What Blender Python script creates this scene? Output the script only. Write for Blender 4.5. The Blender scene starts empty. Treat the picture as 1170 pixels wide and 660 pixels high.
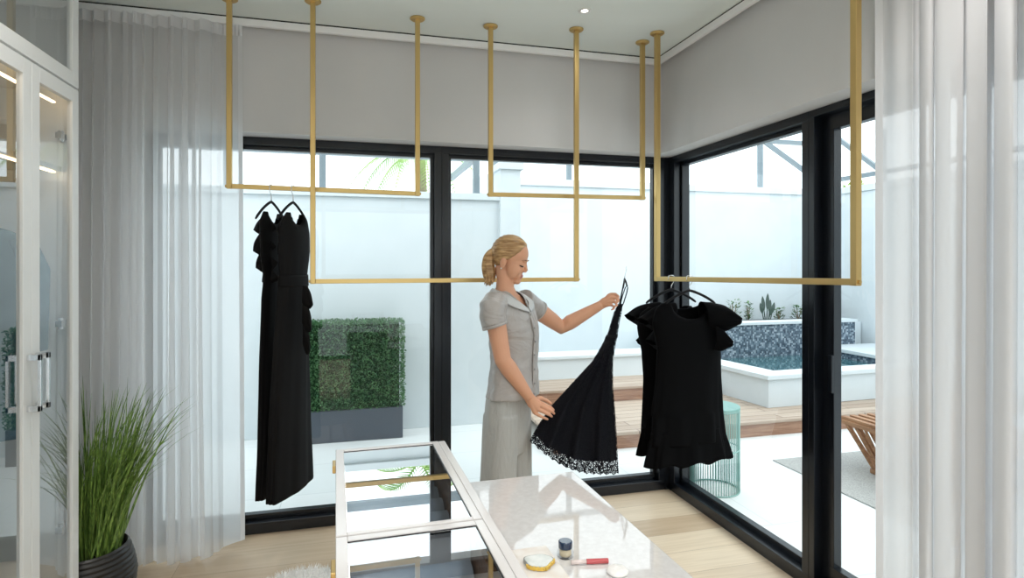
import bpy, bmesh, math, random
from mathutils import Vector, Matrix, noise

random.seed(7)
scene = bpy.context.scene
COL = scene.collection
PI = math.pi
V = Vector

# ------------------------------------------------------------------ camera frame
FPX, CX, HY, EYE, YAW = 680.0, 585.0, 300.0, 1.6, math.radians(15.0)
SN, CS = math.sin(YAW), math.cos(YAW)

def at_d(px, py, d):
    r = (px - CX) / FPX * d
    return V((r * CS + d * SN, -r * SN + d * CS, EYE - (py - HY) / FPX * d))

def at_z(px, py, z):
    return at_d(px, py, (EYE - z) * FPX / (py - HY))

def at_y(px, py, y):
    k = (px - CX) / FPX
    return at_d(px, py, y / (CS - k * SN))

def at_x(px, py, x):
    k = (px - CX) / FPX
    return at_d(px, py, x / (k * CS + SN))

# ------------------------------------------------------------------ materials
def mat(name, col=(0.8, 0.8, 0.8), rough=0.5, metal=0.0, spec=0.5, sheen=0.0, coat=0.0):
    m = bpy.data.materials.new(name)
    m.use_nodes = True
    b = m.node_tree.nodes['Principled BSDF']
    b.inputs['Base Color'].default_value = (*col, 1)
    b.inputs['Roughness'].default_value = rough
    b.inputs['Metallic'].default_value = metal
    b.inputs['Specular IOR Level'].default_value = spec
    if sheen:
        b.inputs['Sheen Weight'].default_value = sheen
    if coat:
        b.inputs['Coat Weight'].default_value = coat
        b.inputs['Coat Roughness'].default_value = 0.05
    return m

def nodes(m):
    return m.node_tree.nodes, m.node_tree.links, m.node_tree.nodes['Principled BSDF']

def coords(m, scale=(1, 1, 1), rot=(0, 0, 0), obj=False):
    n, l, _ = nodes(m)
    mp = n.new('ShaderNodeMapping')
    mp.inputs['Scale'].default_value = scale
    mp.inputs['Rotation'].default_value = rot
    if obj:
        t = n.new('ShaderNodeTexCoord')
        l.new(t.outputs['Object'], mp.inputs['Vector'])
    else:
        g = n.new('ShaderNodeNewGeometry')
        l.new(g.outputs['Position'], mp.inputs['Vector'])
    return mp.outputs['Vector']

def noisy(m, c1, c2, scale=10, vscale=(1, 1, 1), detail=4, bump=0.0, bdist=0.005, lo=0.35, hi=0.65):
    n, l, b = nodes(m)
    v = coords(m, vscale)
    t = n.new('ShaderNodeTexNoise')
    t.inputs['Scale'].default_value = scale
    t.inputs['Detail'].default_value = detail
    l.new(v, t.inputs['Vector'])
    r = n.new('ShaderNodeValToRGB')
    r.color_ramp.elements[0].position = lo
    r.color_ramp.elements[1].position = hi
    r.color_ramp.elements[0].color = (*c1, 1)
    r.color_ramp.elements[1].color = (*c2, 1)
    l.new(t.outputs['Fac'], r.inputs['Fac'])
    l.new(r.outputs['Color'], b.inputs['Base Color'])
    if bump:
        bp = n.new('ShaderNodeBump')
        bp.inputs['Strength'].default_value = bump
        bp.inputs['Distance'].default_value = bdist
        l.new(t.outputs['Fac'], bp.inputs['Height'])
        l.new(bp.outputs['Normal'], b.inputs['Normal'])
    return m

def planks(m, c1, c2, c3, width, length, gap=0.003, rot=0.0, grain=(1.5, 25, 25), gmix=0.35):
    n, l, b = nodes(m)
    v = coords(m, (1, 1, 1), (0, 0, rot))
    br = n.new('ShaderNodeTexBrick')
    br.inputs['Scale'].default_value = 1.0
    br.inputs['Brick Width'].default_value = length
    br.inputs['Row Height'].default_value = width
    br.inputs['Mortar Size'].default_value = gap
    br.inputs['Mortar Smooth'].default_value = 0.1
    br.inputs['Color1'].default_value = (*c1, 1)
    br.inputs['Color2'].default_value = (*c2, 1)
    br.inputs['Mortar'].default_value = (*c3, 1)
    br.offset = 0.37
    l.new(v, br.inputs['Vector'])
    v2 = coords(m, grain, (0, 0, rot))
    t = n.new('ShaderNodeTexNoise')
    t.inputs['Scale'].default_value = 1.6
    t.inputs['Detail'].default_value = 6
    t.inputs['Distortion'].default_value = 0.8
    l.new(v2, t.inputs['Vector'])
    r = n.new('ShaderNodeValToRGB')
    r.color_ramp.elements[0].position = 0.3
    r.color_ramp.elements[1].position = 0.7
    r.color_ramp.elements[0].color = (0.62, 0.55, 0.46, 1)
    r.color_ramp.elements[1].color = (1, 1, 1, 1)
    l.new(t.outputs['Fac'], r.inputs['Fac'])
    mx = n.new('ShaderNodeMixRGB')
    mx.blend_type = 'MULTIPLY'
    mx.inputs['Fac'].default_value = gmix
    l.new(br.outputs['Color'], mx.inputs['Color1'])
    l.new(r.outputs['Color'], mx.inputs['Color2'])
    l.new(mx.outputs['Color'], b.inputs['Base Color'])
    return m

def glass(name, tint=(0.93, 0.97, 0.96), refl=1.0, rough=0.0, ior=1.5):
    m = bpy.data.materials.new(name)
    m.use_nodes = True
    n, l = m.node_tree.nodes, m.node_tree.links
    n.clear()
    o = n.new('ShaderNodeOutputMaterial')
    tr = n.new('ShaderNodeBsdfTransparent')
    tr.inputs['Color'].default_value = (*tint, 1)
    gl = n.new('ShaderNodeBsdfGlossy')
    gl.inputs['Roughness'].default_value = rough
    fr = n.new('ShaderNodeFresnel')
    ge = n.new('ShaderNodeNewGeometry')
    mr = n.new('ShaderNodeMapRange')          # a thin pane reflects alike from both faces
    mr.inputs['To Min'].default_value = ior
    mr.inputs['To Max'].default_value = 1.0 / ior
    l.new(ge.outputs['Backfacing'], mr.inputs['Value'])
    l.new(mr.outputs['Result'], fr.inputs['IOR'])
    mu = n.new('ShaderNodeMath')
    mu.operation = 'MULTIPLY'
    mu.use_clamp = True
    mu.inputs[1].default_value = refl
    l.new(fr.outputs['Fac'], mu.inputs[0])
    mx = n.new('ShaderNodeMixShader')
    l.new(mu.outputs[0], mx.inputs['Fac'])
    l.new(tr.outputs[0], mx.inputs[1])
    l.new(gl.outputs[0], mx.inputs[2])
    l.new(mx.outputs[0], o.inputs['Surface'])
    return m

def sheer(name, col, t_transp, t_transl):
    """woven voile: part open weave, part light passing through the yarn, part diffuse"""
    m = bpy.data.materials.new(name)
    m.use_nodes = True
    n, l = m.node_tree.nodes, m.node_tree.links
    n.clear()
    o = n.new('ShaderNodeOutputMaterial')
    tp = n.new('ShaderNodeBsdfTransparent')
    tl = n.new('ShaderNodeBsdfTranslucent')
    df = n.new('ShaderNodeBsdfDiffuse')
    tl.inputs['Color'].default_value = (*col, 1)
    df.inputs['Color'].default_value = (*col, 1)
    a = n.new('ShaderNodeMixShader')
    a.inputs['Fac'].default_value = t_transl
    l.new(df.outputs[0], a.inputs[1])
    l.new(tl.outputs[0], a.inputs[2])
    c = n.new('ShaderNodeMixShader')
    c.inputs['Fac'].default_value = t_transp
    l.new(a.outputs[0], c.inputs[1])
    l.new(tp.outputs[0], c.inputs[2])
    l.new(c.outputs[0], o.inputs['Surface'])
    return m

def emit(name, col, strength):
    m = bpy.data.materials.new(name)
    m.use_nodes = True
    n, l = m.node_tree.nodes, m.node_tree.links
    n.clear()
    o = n.new('ShaderNodeOutputMaterial')
    e = n.new('ShaderNodeEmission')
    e.inputs['Color'].default_value = (*col, 1)
    e.inputs['Strength'].default_value = strength
    l.new(e.outputs[0], o.inputs['Surface'])
    return m

M = {}
M['wall'] = noisy(mat('wall_paint', rough=0.85), (0.64, 0.63, 0.625), (0.66, 0.65, 0.645), 3)
M['wall_white'] = mat('white_paint', (0.8, 0.8, 0.79), 0.85)
M['ceil'] = noisy(mat('ceiling_paint', rough=0.9), (0.78, 0.83, 0.80), (0.80, 0.85, 0.82), 2)
M['floor'] = planks(mat('oak_floor', rough=0.38), (0.53, 0.395, 0.265), (0.76, 0.63, 0.47), (0.36, 0.26, 0.17), 0.21, 2.4, 0.0013)
M['black'] = mat('black_aluminium', (0.004, 0.006, 0.010), 0.27, spec=0.5)
M['glass'] = glass('window_glass', (0.92, 0.97, 0.97), 1.15)
M['brass'] = mat('brushed_brass', (0.61, 0.43, 0.175), 0.36, 0.85)
M['sheer'] = sheer('white_voile', (0.97, 0.97, 0.975), 0.26, 0.86)
M['sheer_dimmed'] = sheer('dimmed_white_voile', (0.78, 0.78, 0.79), 0.10, 0.36)  # same voile as the left curtain, greyed to paint in its dimmer light
M['hem'] = sheer('doubled_voile', (0.86, 0.86, 0.87), 0.02, 0.45)
M['white'] = mat('white_lacquer', (0.80, 0.81, 0.80), 0.3)
M['whitegl'] = mat('white_gloss', (0.72, 0.70, 0.70), 0.12)
M['track'] = mat('white_track', (0.90, 0.90, 0.90), 0.4)
M['gap'] = mat('shadow_gap', (0.03, 0.03, 0.03), 0.8)
M['chrome'] = mat('chrome', (0.80, 0.82, 0.84), 0.22, 1.0)
M['pale_int'] = mat('cabinet_lining', (0.62, 0.60, 0.57), 0.6)
M['cabglass'] = glass('cabinet_glass', (0.90, 0.93, 0.94), 2.6)
M['vitglass'] = glass('display_glass', (0.86, 0.92, 0.96), 5.0)
M['led'] = emit('warm_led', (1.0, 0.72, 0.42), 6.0)
M['caseled'] = emit('case_led', (1.0, 0.90, 0.78), 7.0)
M['bulb'] = emit('downlight_glow', (1.0, 0.93, 0.82), 9.0)
M['blue'] = noisy(mat('blue_cotton', rough=0.8), (0.055, 0.15, 0.20), (0.07, 0.18, 0.235), 20)
M['pot'] = noisy(mat('black_ribbed_ceramic', rough=0.35), (0.008, 0.008, 0.008), (0.02, 0.018, 0.017), 30, (1, 1, 4), bump=0.25)
M['soil'] = noisy(mat('dark_soil', rough=0.95), (0.01, 0.008, 0.006), (0.03, 0.024, 0.018), 60, bump=0.6)
M['blackfab'] = mat('black_crepe', (0.0052, 0.0048, 0.005), 0.75, spec=0.14)
M['blackknit'] = mat('black_ponte', (0.0018, 0.0018, 0.0022), 0.85, spec=0.08)
M['velvet'] = mat('black_velvet', (0.006, 0.006, 0.008), 0.8, spec=0.2, sheen=0.1)
M['skin'] = mat('skin', (0.68, 0.36, 0.23), 0.5, spec=0.35)
nb = M['skin'].node_tree.nodes['Principled BSDF']
nb.inputs['Subsurface Weight'].default_value = 0.12
nb.inputs['Subsurface Radius'].default_value = (0.012, 0.005, 0.003)
nb.inputs['Subsurface Scale'].default_value = 0.5
M['lips'] = mat('lips', (0.50, 0.19, 0.155), 0.45)
M['eye'] = mat('eye_dark', (0.03, 0.02, 0.018), 0.3)
M['brow'] = mat('brow_hair', (0.16, 0.08, 0.04), 0.8)
M['satin'] = mat('grey_satin', (0.40, 0.375, 0.36), 0.33, spec=0.5, sheen=0.2)
def wrinkle(m, scale, vs, strength, dist):
    n, l, b = nodes(m)
    v = coords(m, vs, (0, math.radians(25), YAW))
    t = n.new('ShaderNodeTexNoise')
    t.inputs['Scale'].default_value = scale
    t.inputs['Detail'].default_value = 3
    t.inputs['Distortion'].default_value = 1.2
    l.new(v, t.inputs['Vector'])
    bp = n.new('ShaderNodeBump')
    bp.inputs['Strength'].default_value = strength
    bp.inputs['Distance'].default_value = dist
    l.new(t.outputs['Fac'], bp.inputs['Height'])
    l.new(bp.outputs['Normal'], b.inputs['Normal'])
wrinkle(M['satin'], 7, (1.0, 1.0, 1.4), 0.55, 0.03)
M['satin_trim'] = mat('pale_satin_trim', (0.55, 0.56, 0.56), 0.4)
M['trouser'] = mat('grey_trouser', (0.43, 0.43, 0.415), 0.6, sheen=0.2)
wrinkle(M['trouser'], 7, (3.0, 3.0, 0.6), 0.6, 0.02)
M['button'] = mat('grey_button', (0.30, 0.29, 0.28), 0.3)
M['pearl'] = mat('pearl', (0.8, 0.78, 0.72), 0.2)
M['quartz'] = noisy(mat('white_quartz', rough=0.035, spec=0.9), (0.625, 0.61, 0.605), (0.68, 0.67, 0.665), 60, detail=8)
M['marble'] = noisy(mat('cream_marble', rough=0.25), (0.72, 0.65, 0.58), (0.80, 0.77, 0.73), 22)
M['agate'] = noisy(mat('pale_agate', rough=0.12), (0.52, 0.55, 0.52), (0.68, 0.69, 0.66), 40)
M['gold'] = mat('gold_leaf', (0.90, 0.62, 0.14), 0.25, 1.0)
M['grey_edge'] = mat('grey_agate_rim', (0.22, 0.23, 0.22), 0.25)
M['navy'] = mat('navy_gloss', (0.012, 0.03, 0.07), 0.15, coat=0.6)
M['cream'] = mat('face_cream', (0.72, 0.62, 0.42), 0.5)
M['clear'] = glass('clear_plastic', (0.93, 0.94, 0.95), 1.6)
M['coral'] = mat('coral_gloss', (0.52, 0.10, 0.11), 0.25)
M['clearpink'] = mat('clear_pink_tube', (0.72, 0.62, 0.60), 0.2)
M['puff'] = noisy(mat('white_plush', rough=0.95), (0.78, 0.77, 0.75), (0.86, 0.85, 0.84), 90, bump=0.5)
M['fluff'] = mat('white_faux_fur', (0.86, 0.85, 0.83), 0.95, sheen=0.4)
M['ring'] = noisy(mat('pale_velvet_rolls', rough=0.9), (0.56, 0.64, 0.74), (0.62, 0.70, 0.80), 30)
M['walnut'] = noisy(mat('brown_wood', rough=0.4), (0.16, 0.075, 0.035), (0.26, 0.13, 0.06), 6, (1, 12, 12))
# outdoors
M['stucco'] = noisy(mat('white_stucco', rough=0.9), (0.66, 0.715, 0.74), (0.69, 0.74, 0.765), 4)
M['patio'] = planks(mat('white_patio_tile', rough=0.55), (0.76, 0.79, 0.79), (0.80, 0.82, 0.82), (0.60, 0.63, 0.64), 0.62, 1.24, 0.003, 0.0, gmix=0.05)
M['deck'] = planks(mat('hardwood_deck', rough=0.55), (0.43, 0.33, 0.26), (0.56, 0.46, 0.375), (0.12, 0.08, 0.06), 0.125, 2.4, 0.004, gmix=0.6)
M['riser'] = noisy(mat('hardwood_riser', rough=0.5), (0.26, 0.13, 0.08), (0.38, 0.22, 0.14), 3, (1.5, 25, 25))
M['alu'] = mat('blue_grey_aluminium', (0.20, 0.25, 0.28), 0.45)
M['hedge'] = noisy(mat('boxwood_leaf', rough=0.5), (0.035, 0.13, 0.05), (0.12, 0.27, 0.105), 18)
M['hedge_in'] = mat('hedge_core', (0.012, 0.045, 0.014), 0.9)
M['planter'] = mat('slate_planter', (0.075, 0.088, 0.11), 0.5)
M['water'] = mat('pool_water', (0.05, 0.13, 0.15), 0.03, spec=0.8)
M['palm'] = noisy(mat('palm_leaf', rough=0.45), (0.16, 0.34, 0.05), (0.34, 0.50, 0.11), 5)
M['trunk'] = noisy(mat('palm_trunk', rough=0.9), (0.20, 0.16, 0.11), (0.32, 0.27, 0.20), 12, (1, 1, 8))
M['leafy'] = noisy(mat('garden_leaf', rough=0.5), (0.04, 0.12, 0.035), (0.10, 0.22, 0.06), 14)
M['leafdark'] = mat('dark_paddle_leaf', (0.03, 0.06, 0.045), 0.45)
M['rug'] = noisy(mat('grey_outdoor_rug', rough=0.95), (0.30, 0.30, 0.29), (0.50, 0.50, 0.48), 160, bump=0.5)
M['teak'] = noisy(mat('teak_slats', rough=0.5), (0.26, 0.12, 0.055), (0.42, 0.22, 0.11), 5, (1, 1, 9))
M['mint'] = mat('mint_metal', (0.22, 0.42, 0.38), 0.4)

# grass blades: green body, paler towards the root (a real colour change of the leaf)
def grass_mat():
    m = mat('ornamental_grass', (0.1, 0.2, 0.03), 0.45)
    n, l, b = nodes(m)
    v = coords(m, (4, 4, 0.25))
    t = n.new('ShaderNodeTexNoise')
    t.inputs['Scale'].default_value = 30
    l.new(v, t.inputs['Vector'])
    r = n.new('ShaderNodeValToRGB')
    r.color_ramp.elements[0].position = 0.35
    r.color_ramp.elements[1].position = 0.68
    r.color_ramp.elements[0].color = (0.06, 0.13, 0.02, 1)
    r.color_ramp.elements[1].color = (0.27, 0.42, 0.09, 1)
    l.new(t.outputs['Fac'], r.inputs['Fac'])
    l.new(r.outputs['Color'], b.inputs['Base Color'])
    return m
M['grass'] = grass_mat()

def mosaic_mat():
    m = mat('blue_mosaic', (0.1, 0.15, 0.2), 0.25)
    n, l, b = nodes(m)
    v = coords(m, (44, 44, 44))
    f = n.new('ShaderNodeVectorMath')
    f.operation = 'FLOOR'
    l.new(v, f.inputs[0])
    w = n.new('ShaderNodeTexWhiteNoise')
    l.new(f.outputs['Vector'], w.inputs['Vector'])
    r = n.new('ShaderNodeValToRGB')
    r.color_ramp.elements[0].color = (0.05, 0.07, 0.10, 1)
    r.color_ramp.elements[1].color = (0.42, 0.48, 0.54, 1)
    e = r.color_ramp.elements.new(0.6)
    e.color = (0.13, 0.18, 0.23, 1)
    l.new(w.outputs['Value'], r.inputs['Fac'])
    l.new(r.outputs['Color'], b.inputs['Base Color'])
    return m
M['mosaic'] = mosaic_mat()

def hair_mat():
    m = mat('blonde_hair', (0.5, 0.3, 0.12), 0.42, sheen=0.1)
    n, l, b = nodes(m)
    v = coords(m, (60, 60, 150), (0, 0, YAW))
    mp = n[-1] if False else None
    t = n.new('ShaderNodeTexNoise')
    t.inputs['Scale'].default_value = 1.0
    t.inputs['Detail'].default_value = 4
    v2 = coords(m, (10, 30, 95), (0, math.radians(-14), YAW))
    l.new(v2, t.inputs['Vector'])
    r = n.new('ShaderNodeValToRGB')
    r.color_ramp.elements[0].position = 0.33
    r.color_ramp.elements[1].position = 0.66
    r.color_ramp.elements[0].color = (0.27, 0.14, 0.05, 1)
    r.color_ramp.elements[1].color = (0.60, 0.385, 0.18, 1)
    l.new(t.outputs['Fac'], r.inputs['Fac'])
    l.new(r.outputs['Color'], b.inputs['Base Color'])
    bp = n.new('ShaderNodeBump')
    bp.inputs['Strength'].default_value = 0.5
    bp.inputs['Distance'].default_value = 0.004
    l.new(t.outputs['Fac'], bp.inputs['Height'])
    l.new(bp.outputs['Normal'], b.inputs['Normal'])
    return m
M['hair'] = hair_mat()

def lace_mat():
    m = mat('black_lace', (0.0032, 0.0032, 0.006), 0.8, spec=0.15)
    n, l, b = nodes(m)
    v = coords(m, (1, 1, 1))
    vo = n.new('ShaderNodeTexVoronoi')
    vo.feature = 'DISTANCE_TO_EDGE'
    vo.inputs['Scale'].default_value = 95
    l.new(v, vo.inputs['Vector'])
    no = n.new('ShaderNodeTexNoise')
    no.inputs['Scale'].default_value = 45
    l.new(v, no.inputs['Vector'])
    ad = n.new('ShaderNodeMath')
    ad.operation = 'MULTIPLY_ADD'
    ad.inputs[1].default_value = -0.5
    l.new(no.outputs['Fac'], ad.inputs[0])
    l.new(vo.outputs['Distance'], ad.inputs[2])
    gt = n.new('ShaderNodeMath')
    gt.operation = 'LESS_THAN'
    gt.inputs[1].default_value = -0.105
    l.new(ad.outputs[0], gt.inputs[0])
    l.new(gt.outputs[0], b.inputs['Alpha'])
    return m
M['lace'] = lace_mat()
M['lining'] = mat('black_lining', (0.004, 0.004, 0.006), 0.7, spec=0.2)

# ------------------------------------------------------------------ object helpers
def tag(o, label=None, cat=None, group=None, kind=None):
    if label: o['label'] = label
    if cat: o['category'] = cat
    if group: o['group'] = group
    if kind: o['kind'] = kind
    return o

def empty(name, loc):
    o = bpy.data.objects.new(name, None)
    o.empty_display_size = 0.1
    COL.objects.link(o)
    o.location = loc
    return o

def thing(name, loc, label, cat, group=None):
    return tag(empty(name, V(loc)), label, cat, group)

def origin_of(o):
    p = V((0, 0, 0))
    while o is not None:
        p += o.location
        o = o.parent
    return p

def frame_axes(d, up=V((0, 0, 1))):
    d = d.normalized()
    if abs(d.dot(up)) > 0.98:
        up = V((1, 0, 0))
    a = d.cross(up).normalized()
    b = a.cross(d).normalized()
    return a, b

class MB:
    def __init__(self):
        self.v, self.f = [], []
    def add(self, vs, fs):
        k = len(self.v)
        self.v += [V(p) for p in vs]
        self.f += [tuple(i + k for i in q) for q in fs]
        return self
    def box(self, lo, hi):
        x0, y0, z0 = lo
        x1, y1, z1 = hi
        return self.add([(x0, y0, z0), (x1, y0, z0), (x1, y1, z0), (x0, y1, z0), (x0, y0, z1), (x1, y0, z1), (x1, y1, z1), (x0, y1, z1)],
                        [(3, 2, 1, 0), (4, 5, 6, 7), (0, 1, 5, 4), (1, 2, 6, 5), (2, 3, 7, 6), (3, 0, 4, 7)])
    def bar(self, p0, p1, w, h, up=V((0, 0, 1))):
        p0, p1 = V(p0), V(p1)
        a, b = frame_axes(p1 - p0, up)
        vs = []
        for p in (p0, p1):
            for sa, sb in ((-1, -1), (1, -1), (1, 1), (-1, 1)):
                vs.append(p + a * (sa * w / 2) + b * (sb * h / 2))
        return self.add(vs, [(0, 1, 2, 3), (7, 6, 5, 4), (0, 4, 5, 1), (1, 5, 6, 2), (2, 6, 7, 3), (3, 7, 4, 0)])
    def prism(self, plan, z0, z1):
        k = len(plan)
        vs = [(p[0], p[1], z0) for p in plan] + [(p[0], p[1], z1) for p in plan]
        fs = [tuple(range(k - 1, -1, -1)), tuple(range(k, 2 * k))]
        fs += [(i, (i + 1) % k, k + (i + 1) % k, k + i) for i in range(k)]
        return self.add(vs, fs)
    def tube(self, pts, rad, n=8, flat=1.0, up=V((0, 0, 1))):
        pts = [V(p) for p in pts]
        if not isinstance(rad, (list, tuple)):
            rad = [rad] * len(pts)
        rings = []
        a = None
        for i, p in enumerate(pts):
            d = (pts[min(i + 1, len(pts) - 1)] - pts[max(i - 1, 0)]).normalized()
            if a is None:
                a, b = frame_axes(d, up)
            else:
                a = (a - d * a.dot(d)).normalized()
                b = a.cross(d).normalized()
            rings.append([p + (a * math.cos(2 * PI * k / n) + b * math.sin(2 * PI * k / n) * flat) * rad[i] for k in range(n)])
        return self.loft(rings)
    def loft(self, rings, caps=True):
        n = len(rings[0])
        vs = [p for r in rings for p in r]
        fs = []
        for i in range(len(rings) - 1):
            for k in range(n):
                fs.append((i * n + k, i * n + (k + 1) % n, (i + 1) * n + (k + 1) % n, (i + 1) * n + k))
        if caps:
            fs.append(tuple(range(n - 1, -1, -1)))
            fs.append(tuple((len(rings) - 1) * n + k for k in range(n)))
        return self.add(vs, fs)
    def lathe(self, prof, c, n=32, caps=True):
        rings = []
        for r, z in prof:
            rings.append([V((c[0] + r * math.cos(2 * PI * k / n), c[1] + r * math.sin(2 * PI * k / n), c[2] + z)) for k in range(n)])
        return self.loft(rings, caps)
    def grid(self, fn, nu, nv):
        vs = [fn(i / (nu - 1), j / (nv - 1)) for i in range(nu) for j in range(nv)]
        fs = [(i * nv + j, (i + 1) * nv + j, (i + 1) * nv + j + 1, i * nv + j + 1) for i in range(nu - 1) for j in range(nv - 1)]
        return self.add(vs, fs)
    def ell(self, c, axes, n=16, m=10):
        """ellipsoid, axes = three vectors"""
        rings = []
        for i in range(1, m):
            t = PI * i / m
            rings.append([V(c) + axes[0] * (math.sin(t) * math.cos(2 * PI * k / n)) + axes[1] * (math.sin(t) * math.sin(2 * PI * k / n)) - axes[2] * math.cos(t) for k in range(n)])
        return self.loft(rings)
    def build(self, name, m, parent=None, smooth=False, bevel=0.0, solid=0.0, sub=0, fix=True):
        off = origin_of(parent) if parent is not None else V((0, 0, 0))
        me = bpy.data.meshes.new(name)
        me.from_pydata([tuple(p - off) for p in self.v], [], self.f)
        if fix:
            bm = bmesh.new()
            bm.from_mesh(me)
            bmesh.ops.recalc_face_normals(bm, faces=bm.faces)
            bm.to_mesh(me)
            bm.free()
        me.materials.append(m)
        if smooth:
            for p in me.polygons:
                p.use_smooth = True
        o = bpy.data.objects.new(name, me)
        COL.objects.link(o)
        if parent is not None:
            o.parent = parent
        if solid:
            s = o.modifiers.new('thickness', 'SOLIDIFY')
            s.thickness = solid
            s.offset = 0
        if bevel:
            b = o.modifiers.new('bevel', 'BEVEL')
            b.width = bevel
            b.segments = 2
            b.limit_method = 'ANGLE'
        if sub:
            s = o.modifiers.new('subsurf', 'SUBSURF')
            s.levels = s.render_levels = sub
        return o

def remesh(mb, voxel, smooth_it=3, fac=0.5):
    """one continuous skin over overlapping volumes"""
    me = bpy.data.meshes.new('tmp')
    me.from_pydata([tuple(p) for p in mb.v], [], mb.f)
    bm = bmesh.new(); bm.from_mesh(me)
    bmesh.ops.recalc_face_normals(bm, faces=bm.faces)
    bm.to_mesh(me); bm.free()
    o = bpy.data.objects.new('tmp', me)
    COL.objects.link(o)
    r = o.modifiers.new('r', 'REMESH'); r.mode = 'VOXEL'; r.voxel_size = voxel
    if smooth_it:
        s = o.modifiers.new('s', 'SMOOTH'); s.factor = fac; s.iterations = smooth_it
    dg = bpy.context.evaluated_depsgraph_get()
    dg.update()
    out = bpy.data.meshes.new_from_object(o.evaluated_get(dg))
    bpy.data.objects.remove(o)
    bpy.data.meshes.remove(me)
    res = MB()
    res.v = [v.co.copy() for v in out.vertices]
    res.f = [tuple(p.vertices) for p in out.polygons]
    bpy.data.meshes.remove(out)
    return res

def structure(name, mb, m, parent=None, **k):
    o = mb.build(name, m, parent, **k)
    if parent is None:
        o['kind'] = 'structure'
    return o

# ------------------------------------------------------------------ room constants
CEIL = 2.965
WY, WX = 3.65, 2.03            # wall drop planes above the windows
FY, FX = 3.78, 2.16            # inner faces of the window frames
HEAD = 2.342                   # underside of the wall drop
XL, YR = -1.72, -2.6           # left and rear walls
OUT = 0.32                     # wall thickness outward

# ------------------------------------------------------------------ shell
structure('floor', MB().prism([(XL, YR), (FX + 0.13, YR), (FX + 0.13, FY + 0.13), (XL, FY + 0.13)], -0.06, 0), M['floor'])
structure('ceiling', MB().box((XL - 0.2, YR - 0.2, CEIL), (FX + 0.4, FY + 0.4, CEIL + 0.12)), M['ceil'])
structure('wall_left', MB().box((XL - 0.15, YR, 0), (XL, FY + OUT, CEIL)), M['wall'])
wb = MB().box((XL, WY, HEAD), (FX + OUT, FY + OUT, CEIL)).box((XL, WY, 0), (-1.134, FY + OUT, HEAD))
structure('wall_back', wb, M['wall'])
wr = MB().box((WX, YR, HEAD), (FX + OUT, WY, CEIL)).box((WX, YR, 0), (FX + OUT, 0.36, HEAD))
structure('wall_right', wr, M['wall'])
wq = (MB().box((XL, YR - 0.15, 0), (-1.0, YR, CEIL)).box((1.5, YR - 0.15, 0), (FX + OUT, YR, CEIL))
      .box((-1.0, YR - 0.15, 2.5), (1.5, YR, CEIL)))
structure('wall_rear', wq, M['wall_white'])

def frame_rect(mb, axis, c, a0, a1, z0, z1, w, dep, wb=None):
    """rectangular frame of bars in plane axis=c .. c+dep"""
    wb = wb or w
    def bx(p0, p1, q0, q1):
        if axis == 'y':
            mb.box((p0, c, q0), (p1, c + dep, q1))
        else:
            mb.box((c, p0, q0), (c + dep, p1, q1))
    bx(a0, a1, z1 - w, z1)
    bx(a0, a1, z0, z0 + wb)
    bx(a0, a0 + w, z0 + wb, z1 - w)
    bx(a1 - w, a1, z0 + wb, z1 - w)
    return mb

def window(name, axis, c, a0, a1, sash=0.022, parts=True, fw=0.045):
    fr = frame_rect(MB(), axis, c, a0, a1, 0.0, HEAD, fw, 0.12, 0.065)
    o = structure(name, fr, M['black'], bevel=0.002)
    s = frame_rect(MB(), axis, c + 0.05, a0 + fw, a1 - fw, 0.065, HEAD - fw, sash, 0.045, sash + 0.012)
    s.build('sash', M['black'], o, bevel=0.002)
    g = MB()
    i = fw + sash
    if axis == 'y':
        p = [(a0 + i, c + 0.07, 0.1), (a1 - i, c + 0.07, 0.1), (a1 - i, c + 0.07, HEAD - i), (a0 + i, c + 0.07, HEAD - i)]
    else:
        p = [(c + 0.07, a0 + i, 0.1), (c + 0.07, a1 - i, 0.1), (c + 0.07, a1 - i, HEAD - i), (c + 0.07, a0 + i, HEAD - i)]
    g.add(p, [(0, 1, 2, 3)])
    g.build('pane', M['glass'], o)
    return o

window('window_1', 'y', FY, -1.134, 0.5495)
window('window_2', 'y', FY, 0.5505, FX - 0.03)
window('window_3', 'x', FX, 2.443, FY - 0.03)
d1 = window('door_1', 'x', FX, 0.37, 2.442, sash=0.07, fw=0.035)
MB().box((FX + 0.035, 2.335, 0.98), (FX + 0.05, 2.36, 1.16)).build('latch', M['black'], d1, bevel=0.003)
cp = MB().box((FX - 0.03, FY - 0.004, 0), (FX + 0.13, FY + 0.13, HEAD)).box((FX - 0.004, FY - 0.03, 0), (FX + 0.13, FY, HEAD))
structure('trim_1', cp, M['black'])

# unseen rear window, added behind the camera to brighten the room with daylight
rw = frame_rect(MB(), 'y', YR - 0.12, -1.0, 1.5, 0.0, 2.5, 0.05, 0.1)
rwo = structure('added_rear_window', rw, M['black'])
MB().add([(-0.95, YR - 0.07, 0.05), (1.45, YR - 0.07, 0.05), (1.45, YR - 0.07, 2.45), (-0.95, YR - 0.07, 2.45)], [(0, 1, 2, 3)]).build('pane', M['glass'], rwo)

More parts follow.
